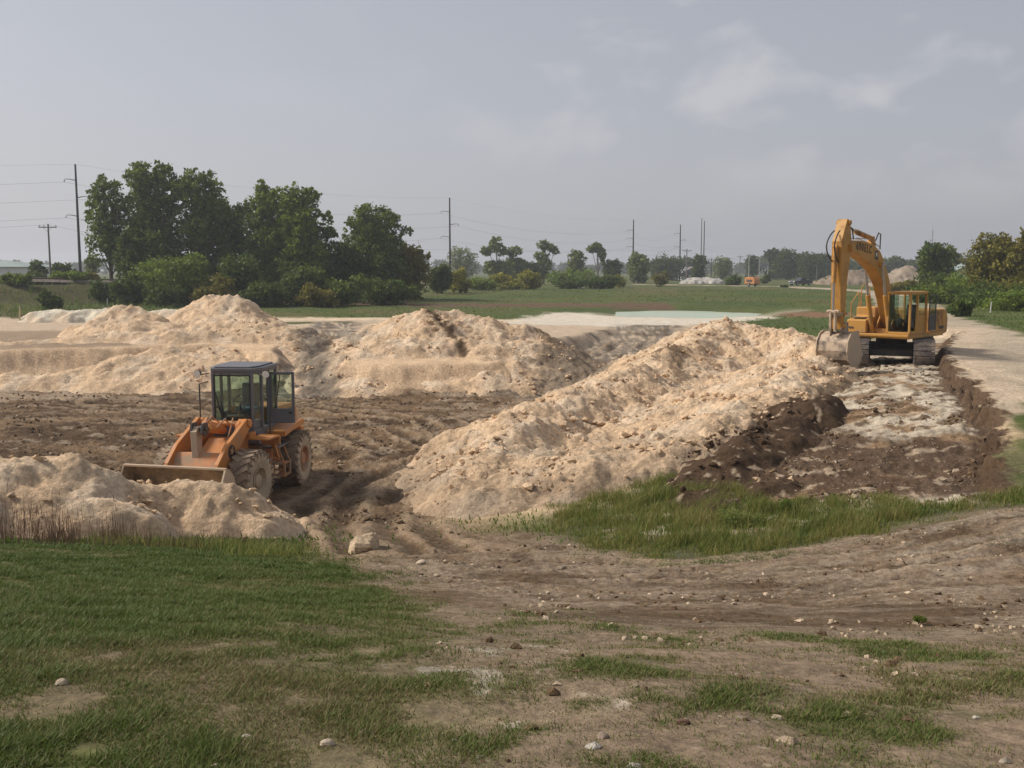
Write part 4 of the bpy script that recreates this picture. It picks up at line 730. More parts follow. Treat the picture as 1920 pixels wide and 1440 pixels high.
    A = MB(UP); A.tube([(2.3, .12, 5.05), (2.1, .15, 5.35), (1.9, .15, 5.30), (1.85, .12, 4.7)], .026); A.build('hydraulic_hose', M_BLACK, root); A = MB(UP); A.tube([(4.3, .1, 5.05), (4.5, .12, 5.45), (4.7, .12, 5.5), (4.75, .1, 5.1)], .026); A.build('hydraulic_hose', M_BLACK, root); A = MB(UP); A.tube([(4.6, -.3, 4.2), (4.95, -.36, 3.7), (5.2, -.3, 3.9), (5.4, -.24, 4.3)], .024); A.build('hydraulic_hose', M_BLACK, root)
    A = MB(UP); A.tube([(2.0, .18, 4.78), (3.0, .18, 5.08), (4.2, .16, 5.10)], .018); A.tube([(2.0, -.18, 4.78), (3.0, -.18, 5.08), (4.2, -.16, 5.10)], .018); A.build('hydraulic_pipe', M_STEEL, bm)
    # bucket: curled under the stick, its shell towards the camera
    UB = UP @ Matrix.Translation((-.30, 0, 0)) @ Matrix.Translation((5.3, 0, 1.7)) @ Matrix.Diagonal((.88, .96, .90, 1)) @ Matrix.Translation((-5.3, 0, -1.7)); A = MB(UB); shell = [(4.60, .42), (4.80, .16), (5.10, .06), (5.50, .10), (5.86, .34), (6.02, .72), (5.96, 1.10), (5.72, 1.38), (5.38, 1.50), (5.0, 1.50)]
    A.strip(shell, -.63, .63, .04)
    bk = A.build('bucket', M_MUDSTEEL, root)
    for s in (-1, 1):
        A = MB(UB); A.prism([(4.50, .50), (4.72, .14), (5.08, .0), (5.52, .03), (5.92, .28), (6.09, .70), (6.02, 1.14), (5.76, 1.44), (5.4, 1.55), (4.96, 1.55), (4.86, 1.2)], s * .63, s * .67); A.build('bucket_side', M_BKTR, bk)
    A = MB(UB)
    for y in (-.22, .22): A.prism([(5.02, 1.5), (5.05, 1.9), (5.3, 1.92), (5.75, 1.62), (5.8, 1.36), (5.4, 1.48)], y - .03, y + .03)
    A.build('bucket_ear', M_MUDSTEEL, bk)
    for k in range(5):
        A = MB(UB); y = -.56 + .28 * k; A.prism([(4.72, .34), (4.62, .22), (4.32, .52), (4.36, .56)], y - .06, y + .06); A.build('tooth', M_BKTR, bk)
    return root
make_excavator()
print('machines', time.time() - T0)

# ------------------------------------------------------------------ foliage
LEAF = {'cotton': leafmat('cottonwood_leaves', (0.061, 0.104, 0.014), (0.229, 0.289, 0.045), (0.121, 0.169, 0.024)), 'dark': leafmat('dark_leaves', (0.044, 0.079, 0.013), (0.152, 0.199, 0.032), (0.083, 0.126, 0.020)),
        'yellow': leafmat('yellow_green_leaves', (0.121, 0.139, 0.016), (0.436, 0.376, 0.045), (0.261, 0.249, 0.030)), 'grey': leafmat('grey_green_leaves', (0.104, 0.134, 0.035), (0.293, 0.320, 0.081), (0.176, 0.215, 0.051)),
        'olive': leafmat('olive_leaves', (0.097, 0.099, 0.016), (0.294, 0.257, 0.050), (0.185, 0.169, 0.030)), 'fresh': leafmat('fresh_leaves', (0.083, 0.131, 0.016), (0.261, 0.328, 0.045), (0.152, 0.217, 0.028)), 'far': leafmat('wood_leaves', (0.049, 0.071, 0.016), (0.143, 0.169, 0.036), (0.083, 0.110, 0.024))}
BARK = paint('bark', (.10, .08, .06), .9, .3, (.05, .04, .03), 3); BARKP = paint('pale_bark', (.26, .235, .20), .9, .3, (.12, .1, .08), 3)
def quads(P, size, rng, up=.0, asp=1.5):
    n = len(P); a = rng.normal(size=(n, 3)); a[:, 2] += up; a /= np.linalg.norm(a, axis=1)[:, None] + 1e-9; b = rng.normal(size=(n, 3)); b -= (a * b).sum(1)[:, None] * a; b /= np.linalg.norm(b, axis=1)[:, None] + 1e-9
    s = (size * (.6 + .8 * rng.random(n)))[:, None] * .5; A = a * s * asp; B = b * s
    V = np.stack([P - A, P + B * .9 - A * .1, P + A, P - B * .9 + A * .1], 1).reshape(-1, 3); return V, np.arange(4 * n).reshape(-1, 4)
def crown_points(lobes, n, rng, clump=.22, nc=40, shell=.35):
    W_ = np.array([l[3] * l[4] * l[5] for l in lobes]) ** .7; W_ /= W_.sum(); P = []; Lv = []
    for l, w_ in zip(lobes, W_):
        c = np.array(l[:3]); r = np.array(l[3:6]); k = max(4, int(nc * (r.mean() ** 1.0) / 1.5)); d = rng.normal(size=(k, 3)); d /= np.linalg.norm(d, axis=1)[:, None]; q = d * (shell + (1 - shell) * rng.random((k, 1)) ** .6) * r * .86
        m = max(8, int(n * w_)); ci = rng.integers(0, k, m); cr_ = r.mean() * clump * (.6 + .9 * rng.random(k)); cs = rng.random(k)
        off = rng.normal(size=(m, 3)); off /= np.linalg.norm(off, axis=1)[:, None]; off *= (rng.random((m, 1)) ** .5) * np.array((1, 1, .75))
        P.append(c + q[ci] + off * cr_[ci][:, None]); Lv.append(.55 * cs[ci] + .45 * rng.random(m))
    return np.vstack(P), np.concatenate(Lv)
def plant(name, label, cat, x, y, h, wd, kind, n, leaf, shape='tree', group=None, base=0.08, trunk=None, seed=None, clump=.3, z=None, bark=None, shell=.35, lobes=None, sparse=1.):
    rng = np.random.default_rng(int(abs(x * 131 + y * 17)) + (seed or 0)); z = hs(x, y) if z is None else z; root = empty(name, (x, y, z)); tag(root, label, cat, group)
    if lobes is None:
        lobes = []
        if shape == 'tree':
            m = 15
            for i in range(m):
                f = base + (.94 - base) * (i + .4) / m; env = math.sin(math.pi * min(1, (f * .78 + .16))) ** .55; r = wd * .5 * env * (.44 + .22 * rng.random()); a = 2.4 * i + rng.random(); o = wd * .5 * env * .52
                lobes.append((o * math.cos(a), o * math.sin(a) * .9, f * h, r, r, r * .9 + h * .03))
            for i in range(7): q = (i - 3 + .8 * rng.random()) / 3.2; lobes.append((wd * .40 * q, wd * .12 * rng.normal(), h * (.94 - .15 * q * q - .10 * rng.random()), wd * (.09 + .05 * rng.random()), wd * .12, h * (.05 + .05 * rng.random())))
            lobes.append((0, 0, h * (base + .42), wd * .30, wd * .28, h * .34))
        elif shape == 'bush':
            for i in range(6): a = rng.random() * 6.28; o = wd * .27 * rng.random() ** .5; r = wd * (.20 + .12 * rng.random()); lobes.append((o * math.cos(a) * 1.4, o * math.sin(a), h * (.22 + .42 * rng.random()), r, r, h * (.20 + .15 * rng.random())))
            lobes.append((0, 0, h * .25, wd * .42, wd * .36, h * .26))
    leaf *= .80; n = n * 1.5; P, Lv = crown_points(lobes, int(n), rng, clump, shell=shell); P[:, 2] = np.maximum(P[:, 2], .05); V, F = quads(P, np.full(len(P), leaf), rng)
    npmesh('crown' if shape != 'bush' else 'foliage', V, F, LEAF[kind], root, False, None, {'lv': Lv})
    mb = MB(); tr = trunk or wd * .028 + .05
    top = max(lobes, key=lambda l: l[2]); mb.tube([(0, 0, -.3), (top[0] * .15, top[1] * .15, h * .3), (top[0] * .5, top[1] * .5, h * .6), (top[0], top[1], top[2])], [tr * 1.15, tr * .85, tr * .5, tr * .15], 7)
    for l in lobes:
        zz = max(.1, l[2] * (.45 if shape != 'bush' else .2)); mb.tube([(l[0] * .1, l[1] * .1, zz * .8), (l[0] * .6, l[1] * .6, (zz + l[2]) / 2), (l[0], l[1], l[2] + l[5] * .4)], [tr * .5, tr * .32, tr * .08], 5)
    mb.build('trunk' if shape != 'bush' else 'stem', bark or BARK, root); return root
def tree_px(u, vt, y, wpx, kind, n, label, name='tree', cat='tree', leaf=.34, **k):
    x, zt = at(u, vt, y); zb = hs(x, y); s = y / FPX; return plant(name, label, cat, x, y, max(.6, zt - zb), wpx * s, kind, n, leaf, **k)
G1 = 'cottonwoods at the edge of the field'
for a in [(200, 323, 121, 88, 'cotton', 4200, 'tall loose cottonwood standing nearest the dark left pole', dict(clump=.30, base=.2, shell=.6)),
          (284, 293, 124, 125, 'cotton', 11000, 'tallest cottonwood of the left group, with a pointed top', {}), (372, 314, 124, 112, 'cotton', 9500, 'tall cottonwood right of the tallest one, its top fanning out', {}),
          (428, 370, 128, 100, 'dark', 7500, 'shorter dark cottonwood filling the dip in the left tree group', {}), (500, 335, 124, 104, 'fresh', 9000, 'round-topped cottonwood right of the dip, left one of its pair', {}),
          (562, 340, 122, 100, 'fresh', 9000, 'round-topped cottonwood right of the dip, right one of its pair', {}), (262, 430, 116, 100, 'dark', 5000, 'dark low tree in front of the tallest cottonwood', dict(base=0)),
          (600, 415, 125, 84, 'cotton', 6000, 'small cottonwood at the right end of the left tree group', dict(base=0)), (700, 385, 130, 140, 'cotton', 12000, 'single broad full cottonwood in the middle of the field edge', dict(base=.02)),
          (765, 455, 132, 84, 'olive', 5000, 'small olive tree leaning out beside the broad cottonwood', dict(base=0)), (650, 455, 126, 70, 'dark', 4000, 'low dark tree between the left group and the broad cottonwood', dict(base=0))]:
    tree_px(a[0], a[1], a[2], a[3], a[4], a[5], a[6], name='cottonwood_tree', group=G1, **a[7])
for a in [(330, 452, 111, 140, 'fresh', 6500, 'light green thicket tree in front of the tallest cottonwoods'), (455, 470, 112, 120, 'dark', 5000, 'dark shrub mass below the round-topped cottonwoods'), (560, 478, 112, 110, 'dark', 5000, 'dark shrub mass at the right foot of the left tree group'),
          (385, 505, 108, 90, 'olive', 2600, 'olive shrub at the foot of the light green thicket'), (640, 505, 112, 90, 'cotton', 2600, 'green shrub left of the broad cottonwood foot'), (240, 505, 110, 80, 'dark', 2600, 'dark shrub under the loose cottonwood'),
          (300, 518, 106, 80, 'dark', 2200, 'low dark shrub between the thicket and the left embankment'), (500, 520, 108, 90, 'dark', 2200, 'low dark shrub right of the olive one'), (720, 510, 116, 110, 'dark', 3000, 'dark shrub under the broad cottonwood'), (590, 522, 108, 80, 'olive', 2000, 'low olive shrub near the grass bank, left of the field gap')]:
    tree_px(a[0], a[1], a[2], a[3], a[4], a[5], a[6], name='shrub', cat='shrub', shape='bush', group='shrubs under the cottonwoods', leaf=.30, clump=.42)
G2 = 'bushes in the field gap'
for a in [(826, 484, 150, 54, 'dark', 2600, 'dark round bush beside the second tall pole'), (862, 500, 155, 46, 'yellow', 1800, 'yellow green bush right of the second tall pole'), (905, 516, 175, 70, 'fresh', 1500, 'flat green bush above the pile of dead branches'), (955, 508, 182, 70, 'yellow', 2000, 'yellow bush right of the dead branches'),
          (992, 503, 186, 62, 'yellow', 2200, 'largest yellow bush in the field gap'), (1048, 500, 215, 60, 'fresh', 1500, 'green bush left of the white post in the field gap'), (1085, 497, 220, 66, 'fresh', 1500, 'broad green bush below the small round trees'),
          (1070, 516, 190, 70, 'dark', 1500, 'low dark bush right of the reddish weeds'), (1125, 514, 190, 66, 'dark', 1500, 'long low bush below the leaning tree'), (1162, 510, 205, 30, 'yellow', 900, 'small yellow bush left of the third tall pole'),
          (1238, 505, 215, 32, 'olive', 1200, 'olive bush between the third and fourth tall poles'), (1374, 507, 230, 36, 'dark', 1400, 'dark ball-shaped bush left of the orange machine'), (1435, 512, 260, 20, 'dark', 700, 'tiny dark bush right of the orange machine'), (1555, 516, 250, 36, 'dark', 900, 'low dark bush by the gravel beyond the pickup'), (1470, 535, 205, 12, 'dark', 500, 'small dark tuft at the road edge below the pickup')]:
    tree_px(a[0], a[1], a[2], a[3], a[4], a[5], a[6], name='bush', cat='bush', shape='bush', group=G2, leaf=.34, clump=.42)
G3 = 'scattered trees in the middle distance'
def lob(*L_): return [tuple(q) for q in L_]
for u, vt, y, w_, kind, n, label, lb in [
    (866, 464, 330, 60, 'grey', 1800, 'hazy grey green tree just right of the second tall pole', None),
    (932, 438, 250, 60, 'grey', 2200, 'tall irregular tree with a bare forked trunk, left of the middle trees', lob((-2.2, 0, 8.4, 1.9, 1.6, 1.0), (-.2, 0, 10.2, 1.8, 1.6, 1.5), (.8, 0, 8.6, 1.7, 1.5, 1.3), (-1.4, 0, 4.2, 1.9, 1.6, 1.8), (1.6, 0, 3.6, 2.2, 1.8, 2.2))),
    (962, 452, 255, 56, 'grey', 2400, 'bushy tree touching the tall forked one on its right', lob((-1.3, 0, 8.4, 1.7, 1.4, 1.0), (.9, 0, 8.3, 1.4, 1.3, 1.1), (.2, 0, 5.0, 2.3, 1.8, 2.0), (2.4, 0, 5.0, 1.7, 1.5, 1.8), (3.5, 0, 3.6, 1.5, 1.4, 1.3), (0, 0, 2.6, 2.4, 2, 1.6))),
    (1020, 440, 255, 52, 'grey', 2000, 'tall tree with a crown hanging over to the right', lob((-.2, 0, 9.8, 1.7, 1.4, 1.1), (1.7, 0, 9.2, 1.6, 1.3, .8), (3.0, 0, 8.2, 1.0, .9, .7), (-.6, 0, 7.2, 1.9, 1.5, 1.0), (.2, 0, 5.0, 2.2, 1.7, 1.5), (-2.3, 0, 4.0, 1.4, 1.2, 1.3), (-.8, 0, 2.6, 2.2, 1.8, 1.2))),
    (1080, 469, 265, 38, 'grey', 1500, 'small round tree on a thin trunk, left of the leaning one', None),
    (1121, 449, 262, 36, 'grey', 900, 'leaning bare-limbed tree with leaves only at the top', lob((-1.6, 0, 9.0, 1.4, 1.1, .8), (-.2, 0, 9.4, 1.4, 1.1, 1.1), (1.2, 0, 7.4, 1.0, .9, 1.6))),
    (1147, 486, 262, 40, 'dark', 1500, 'low round tree at the foot of the leaning one', None), (1197, 474, 268, 44, 'grey', 2000, 'round tree right behind the third tall pole', None),
    (1252, 480, 330, 70, 'far', 2200, 'wide dark tree left behind the fourth tall pole', None), (1312, 476, 300, 30, 'dark', 1300, 'narrow dark tree behind the twin thin poles', None), (1355, 482, 360, 42, 'grey', 1500, 'grey tree right of the twin thin poles', None),
    (1411, 478, 380, 28, 'far', 1000, 'dark pointed tree beside a crossarm pole', None), (1477, 467, 350, 56, 'far', 2400, 'tallest rounded tree of the far right wood', None), (1522, 476, 340, 60, 'far', 2200, 'rounded dark tree left of the excavator stick', None),
    (68, 487, 150, 34, 'dark', 1500, 'low dark tree beside the white shed', None), (115, 492, 150, 50, 'dark', 1700, 'low dark tree behind the crossarm pole', None), (170, 476, 170, 30, 'grey', 900, 'small thin tree just right of the tall left pole', None)]:
    tree_px(u, vt, y, w_, kind, n, label, group=G3, leaf=.55 if y > 180 else .36, clump=.36, lobes=[(q[0], q[1], q[2] - .15, q[3] * 1.05, q[4], q[5] * 1.25) for q in lb] if lb else None, bark=BARKP if lb else None, trunk=.28 if lb else None, base=.12, shell=.45)
G4 = 'trees and shrubs right of the road'
for a in [(1758, 455, 150, 84, 'dark', 7000, 'dark green tree with a stepped pointed top right of the gravel heap', dict(base=.0)), (1868, 440, 112, 110, 'olive', 7500, 'tall olive willow at the right edge of the photo', dict(base=0, clump=.36)), (1945, 436, 108, 120, 'olive', 7500, 'olive willow cut off by the right edge', dict(base=0, clump=.36))]:
    tree_px(a[0], a[1], a[2], a[3], a[4], a[5], a[6], name='tree', group=G4, leaf=.30, **a[7])
sh = [(1760, 505, 130, 90, 'dark', 'dark shrub at the foot of the stepped tree'), (1818, 506, 122, 120, 'fresh', 'fresh green shrub between the stepped tree and the willow'), (1690, 522, 150, 70, 'olive', 'olive shrub in front of the conical gravel heap'), (1775, 530, 108, 110, 'cotton', 'mid green shrub just right above the excavator'),
      (1838, 520, 104, 140, 'dark', 'dark rounded shrub in the middle of the right thicket'), (1900, 512, 104, 150, 'olive', 'olive shrub under the willow at the right'), (1965, 515, 96, 160, 'dark', 'dark shrub cut by the right edge'), (1866, 540, 98, 150, 'dark', 'low dark shrub above the small white stake'),
      (1925, 543, 90, 150, 'fresh', 'bright green shrub nearest the road at the right edge'), (1800, 556, 78, 60, 'dark', 'small dark shrub by the road verge'), (1730, 530, 110, 60, 'dark', 'small shrub between the road and the stepped tree')]
for a in sh: tree_px(a[0], a[1], a[2], a[3], a[4], 2800, a[5], name='shrub', cat='shrub', shape='bush', group=G4, leaf=.17 + a[2] * .0006, clump=.42, base=0)
for a in [(97, 540, 96, 44, 'dark', 'dark shrub on the face of the left embankment'), (30, 510, 112, 60, 'fresh', 'pale shrub on the embankment top below the shed'), (125, 505, 118, 70, 'fresh', 'green shrub on the embankment top by the tall left pole'), (165, 505, 122, 50, 'olive', 'olive shrub between the tall left pole and the cottonwoods'), (60, 498, 125, 50, 'dark', 'dark shrub at the foot of the crossarm pole'), (200, 520, 112, 60, 'dark', 'dark shrub where the embankment meets the cottonwoods')]:
    tree_px(a[0], a[1], a[2], a[3], a[4], 2000, a[5], name='shrub', cat='shrub', shape='bush', group='shrubs on the embankment', leaf=.26, clump=.42)
# far woods: masses nobody could count
def wood(name, label, runs, leaf, seed):
    rng = np.random.default_rng(seed); Ps = []; Ls = []
    for u0, u1, vt0, vt1, y0, n in runs:
        m = int(abs(u1 - u0) * y0 / FPX / 7) + 2
        for i in range(m):
            f = (i + rng.random() * .8) / m; u = u0 + (u1 - u0) * f; yy = y0 * (1 + .14 * rng.random()); vt = vt0 + (vt1 - vt0) * f + 5 * rng.normal() * 400 / y0; x, zt = at(u, vt, yy); zb = 2.3; h = max(2.5, zt - zb)
            lb = [(x + rng.normal() * 1.5, yy + rng.normal() * 2, zb + h * q, 3.2 + 2 * rng.random(), 3, h * .22) for q in (.2, .45, .7, .82)]; p, lv = crown_points(lb, int(n / m), rng, .4, 20); Ps.append(p); Ls.append(lv)
    P = np.vstack(Ps); Lv = np.concatenate(Ls); V, F = quads(P, np.full(len(P), leaf), rng); tag(npmesh(name, V, F, LEAF['far'], None, False, None, {'lv': Lv}), label, None, None, 'stuff')
wood('far_wood', 'hazy line of trees along the horizon', [(-900, 200, 492, 490, 700, 14000), (200, 860, 488, 490, 750, 8000), (860, 1440, 494, 492, 800, 16000), (1400, 2900, 486, 478, 620, 26000), (860, 1200, 499, 498, 1100, 5000)], 1.5, 5)
wood('near_wood', 'dark wood behind the gravel heaps', [(1448, 1560, 480, 478, 370, 9000), (1560, 1730, 488, 486, 420, 9000), (1215, 1300, 490, 486, 400, 4000), (1790, 1960, 482, 486, 330, 6000)], .9, 6)
print('trees', time.time() - T0)

# ------------------------------------------------------------------ poles and wires
M_POLE = paint('dark_pole', (.028, .022, .020), .8, .2, (.07, .05, .04), 1); M_POLEG = paint('grey_pole', (.17, .155, .14), .85, .3, (.09, .08, .07), 1); M_POLEP = paint('pale_pole', (.42, .40, .37), .8, .2, scale=1); M_WIRE = paint('wire', (.12, .12, .13), .5, .0); M_INS = paint('insulator', (.30, .30, .32), .3, .1)
def tall_pole(u, vt, y, arms, label, r=.26, mat=M_POLE, alen=1.9):
    x, zt = at(u, vt, y); zb = hs(x, y); h = zt - zb; o = empty('transmission_pole', (x, y, zb)); tag(o, label, 'utility pole', 'tall single poles of the power line'); mb = MB(); mb.cyl((0, 0, -.5), (0, 0, h), r, r * .55, 12); mb.build('pole', mat, o); E_ = []
    for f, s in arms:
        z = h * f; mb = MB(); mb.tube([(0, 0, z - .1), (s * alen * .6, 0, z + .12), (s * alen, 0, z + .1)], [.085, .06, .045], 6); a = mb.build('arm', M_POLEG, o); mb = MB()
        mb.lathe([(.05, -.22), (.11, -.16), (.05, -.11), (.11, -.05), (.05, 0), (.11, .06), (.03, .14)], n=10); mb.v = [(s * alen + v[0], v[2] * 1, z + .1 - .25 + v[1]) for v in mb.v]; mb.build('insulator', M_INS, a); E_.append(Vector((x + s * alen, y, zb + z - .35)))
    return E_, Vector((x, y, zt))
TP = [tall_pole(141, 308, 165, [(.88, -1), (.745, 1), (.60, -1)], 'dark tall pole left of the cottonwoods'), tall_pole(843, 371, 225, [(.845, -1), (.70, 1), (.56, -1)], 'dark tall pole right of the broad cottonwood'),
      tall_pole(1188, 412, 300, [(.83, -1), (.70, -1), (.565, -1)], 'dark tall pole with three arms all on its left', .28), tall_pole(1276, 421, 330, [(.84, -1), (.72, 1), (.60, -1)], 'dark tall pole standing before the wide dark tree', .28)]
tall_pole(1316, 409, 360, [], 'pale armless thin pole, left one of the twin poles', .24, M_POLEG); tall_pole(1321, 414, 400, [], 'dark armless thin pole, right one of the twin poles', .28)
tall_pole(785, 450, 420, [], 'faint thin pole between the cottonwood and the second tall pole', .14, M_POLEG)
def sag(a, b, k): return [a.lerp(b, t) - Vector((0, 0, 4 * k * t * (1 - t))) for t in [i / 14 for i in range(15)]]
def wire(pts, r, label, k=2.2, last=True):
    mb = MB(); P = []
    for a, b in zip(pts[:-1], pts[1:]): q = sag(a, b, k); P += q if not P else q[1:]
    mb.tube(P, r, 4); tag(mb.build('overhead_wire', M_WIRE), label, 'wire', 'wires of the power line')
far = Vector((110, 460, 16))
for i, nm in enumerate(('upper', 'middle', 'lower')):
    e = [t[0][i] for t in TP]; wire([e[0] + Vector((-150, -35, -1.5))] + e + [far + Vector((0, 0, -2.0 * i))], .015, f'{nm} of the three conductor wires carried on the arms of the tall poles')
tp = [t[1] for t in TP]; wire([tp[0] + Vector((-150, -35, -1))] + tp + [far + Vector((0, 0, 3))], .010, 'thinnest wire running over the very tops of the tall poles', 1.5)
def cross_pole(u, vt, y, label, h=None, mat=M_POLEG, arm=1.25, r=.15):
    x, zt = at(u, vt, y); zb = hs(x, y); H0 = zt - zb; o = empty('utility_pole', (x, y, zb)); tag(o, label, 'utility pole', 'wooden crossarm poles'); mb = MB(); mb.cyl((0, 0, -.4), (0, 0, H0), r, r * .72, 10); mb.build('pole', mat, o)
    mb = MB(); mb.box((0, -.16, H0 - .45), (arm * 2, .10, .13)); mb.tube([(-arm * .5, -.2, H0 - .5), (0, -.2, H0 - 1.1), (arm * .5, -.2, H0 - .5)], .025, 4); c = mb.build('crossarm', mat, o)
    for k in (-.92, -.42, .92): mb = MB(); mb.cyl((k * arm, -.16, H0 - .38), (k * arm, -.16, H0 - .12), .07, .05, 8); mb.build('insulator', M_INS, c)
    return Vector((x, y, zt - .1))
a = cross_pole(90, 420, 141, 'weathered wooden crossarm pole on the left embankment'); wire([a + Vector((-120, 10, 0)), a, at and Vector((*[at(640, 470, 175)[0], 175], at(640, 470, 175)[1]))], .012, 'wire on the weathered crossarm pole at the far left', 1.6)
CP = [cross_pole(1288, 467, 265, 'grey crossarm pole right beside the fourth tall pole', r=.17), cross_pole(1334, 484, 300, 'grey crossarm pole over the rubble heap', r=.16), cross_pole(1368, 483, 420, 'faint crossarm pole above the ball-shaped bush', r=.16), cross_pole(1388, 479, 388, 'grey crossarm pole left of the pale one', r=.16), cross_pole(1405, 477, 330, 'pale crossarm pole above the orange machine', mat=M_POLEP, r=.17), cross_pole(1122, 484, 440, 'tiny far crossarm pole beside the leaning tree', r=.2)]
wire([CP[0] + Vector((-120, -60, 1)), CP[0], CP[1], CP[4], Vector((120, 420, 13))], .012, 'wire linking the crossarm poles in the far field', 1.2)
for i, (u, vt, vb, y, lb) in enumerate([(1424, 486, 515, 330, 'bare pale post right of the pale crossarm pole'), (1345, 497, 518, 290, 'short bare post right of the rubble heap crossarm pole'), (1323, 500, 520, 280, 'short bare post between the twin poles and the crossarm pole'), (1440, 497, 516, 320, 'second bare post in the far field, before the far wood'), (1532, 496, 520, 300, 'bare post before the dark wood left of the excavator')]):
    x, zt = at(u, vt, y); zb = hs(x, y); mb = MB(); mb.cyl((x, y, zb - .2), (x, y, zt), .13, .10, 8); tag(mb.build('post', M_POLEP if i in (0, 3) else M_POLEG), lb, 'post')
def mast():
    x, zt = at(1749, 431, 560); zb = 2.3; o = empty('radio_mast', (x, 560, zb)); tag(o, 'thin lattice radio mast rising behind the stepped tree', 'mast'); h = zt - zb; mb = MB()
    for a_ in (0, 2.1, 4.2): mb.cyl((.35 * math.cos(a_), .35 * math.sin(a_), 0), (.2 * math.cos(a_), .2 * math.sin(a_), h), .07, .05, 5)
    for k in range(18):
        z = h * k / 18
        for a_ in (0, 2.1, 4.2): mb.cyl((.33 * math.cos(a_), .33 * math.sin(a_), z), (.28 * math.cos(a_ + 2.1), .28 * math.sin(a_ + 2.1), z + h / 18), .035, n=4)
    mb.build('lattice', M_POLEG, o); mb = MB(); mb.cyl((0, 0, h), (0, 0, h + 2.5), .05, .03, 6); mb.build('antenna', M_POLEG, o)
mast()
# ------------------------------------------------------------------ buildings
M_SHEDW = paint('white_sheet_wall', (.72, .70, .70), .6, .12, (.4, .38, .34), .3); M_SHEDR = paint('green_grey_roof', (.24, .30, .28), .6, .15, scale=.3); M_WIN = paint('dark_window', (.03, .035, .04), .2, .05)
def shed():
    x1 = at(49, 505, 190)[0]; x0 = x1 - 60; y0, y1 = 190, 206; zb = 2.2; ze = at(40, 500.5, 190)[1]; zr = at(20, 488, 198)[1]; o = empty('shed', ((x0 + x1) / 2, y0, zb)); tag(o, 'long white shed with a grey green roof at the left edge', 'shed'); ox, oy, oz = o.location
    mb = MB(); mb.box(((x0 + x1) / 2 - ox, (y0 + y1) / 2 - oy, (ze - zb) / 2), (x1 - x0, y1 - y0, ze - zb))
    for k in range(61): mb.box((x0 - ox + k, y0 - oy - .03, (ze - zb) / 2), (.12, .05, ze - zb - .1))
    mb.build('wall', M_SHEDW, o)
    mb = MB(); e = .6; A = [(x0 - e, y0 - e, ze), (x1 + e, y0 - e, ze), (x1 + e, y1 + e, ze), (x0 - e, y1 + e, ze), (x0 + 8, (y0 + y1) / 2, zr), (x1 - 8, (y0 + y1) / 2, zr)]; A = [(p[0] - ox, p[1] - oy, p[2] - oz + .02) for p in A]
    mb.add(A, [(0, 1, 5, 4), (1, 2, 5), (2, 3, 4, 5), (3, 0, 4), (3, 2, 1, 0)]); mb.build('roof', M_SHEDR, o)
    for k in (9, 26, 43): mb = MB(); mb.box((x0 - ox + k, -.10, 1.7), (3.4, .08, 3.2)); d = mb.build('door', M_POLEP, o); mb = MB(); mb.box((x0 - ox + k + 1.3, -.17, 1.4), (.1, .06, .3)); mb.build('handle', M_DARK, d)
shed()
def house(u, v, y, w_, h, label, rc):
    x, z = at(u, v, y); zb = 2.3; o = empty('house', (x, y, zb)); tag(o, label, 'house'); mb = MB(); mb.box((0, 0, h / 2), (w_, 7, h)); wl = mb.build('wall', M_SHEDW, o); mb = MB(); mb.prism([(-w_ / 2 - .5, h), (0, h + 2.4), (w_ / 2 + .5, h), (w_ / 2 + .5, h - .15), (-w_ / 2 - .5, h - .15)], -4, 4); mb.build('roof', rc, o)
    for k in (-.28, .28): mb = MB(); mb.box((k * w_, -3.52, h * .55), (1.1, .06, 1.3)); mb.build('window', M_WIN, o)
    mb = MB(); mb.box((0, -3.52, 1.05), (1.0, .06, 2.1)); mb.build('door', M_POLEG, o)
house(1297, 505, 340, 8, 2.2, 'small white house with a pale roof left of the twin poles', M_POLEG); house(1812, 505, 300, 11, 3.0, 'white house glimpsed through trees right of the stepped tree', M_SHEDR)
def railway():
    o = empty('railway_track', (0, 0, 0)); tag(o, 'railway track on top of the left embankment', 'railway track'); P = RAIL[:-1]; Q = []
    for a_, b_ in zip(P[:-1], P[1:]):
        for k in range(12): t = k / 12; Q.append((a_[0] + (b_[0] - a_[0]) * t, a_[1] + (b_[1] - a_[1]) * t, a_[2] + (b_[2] - a_[2]) * t))
    nrm = [Vector((-(Q[min(i + 1, len(Q) - 1)][1] - Q[max(i - 1, 0)][1]), Q[min(i + 1, len(Q) - 1)][0] - Q[max(i - 1, 0)][0], 0)).normalized() for i in range(len(Q))]
    Lp = [Vector(q) - nn * 1.0 for q, nn in zip(Q, nrm)]
    mb = MB(); n = len(Q); L2 = [(-2.0, .0), (-1.4, .30), (1.4, .30), (2.0, .0)]; vs = [tuple(Vector(q) - nn * (1.0 - a_) + Vector((0, 0, b_ + .02))) for q, nn in zip(Q, nrm) for a_, b_ in L2]; mb.add(vs, [(i * 4 + k, i * 4 + k + 1, i * 4 + k + 5, i * 4 + k + 4) for i in range(n - 1) for k in range(3)]); mb.build('ballast', paint('ballast', (.16, .13, .115), .95, .3, scale=2), o)
    for s in (-.72, .72): mb = MB(); mb.tube([tuple(Vector(q) - nn * (1.0 - s) + Vector((0, 0, .45))) for q, nn in zip(Q, nrm)], .08, 4); mb.build('rail', paint('rusty_rail', (.09, .045, .03), .7, .2), o)
railway()
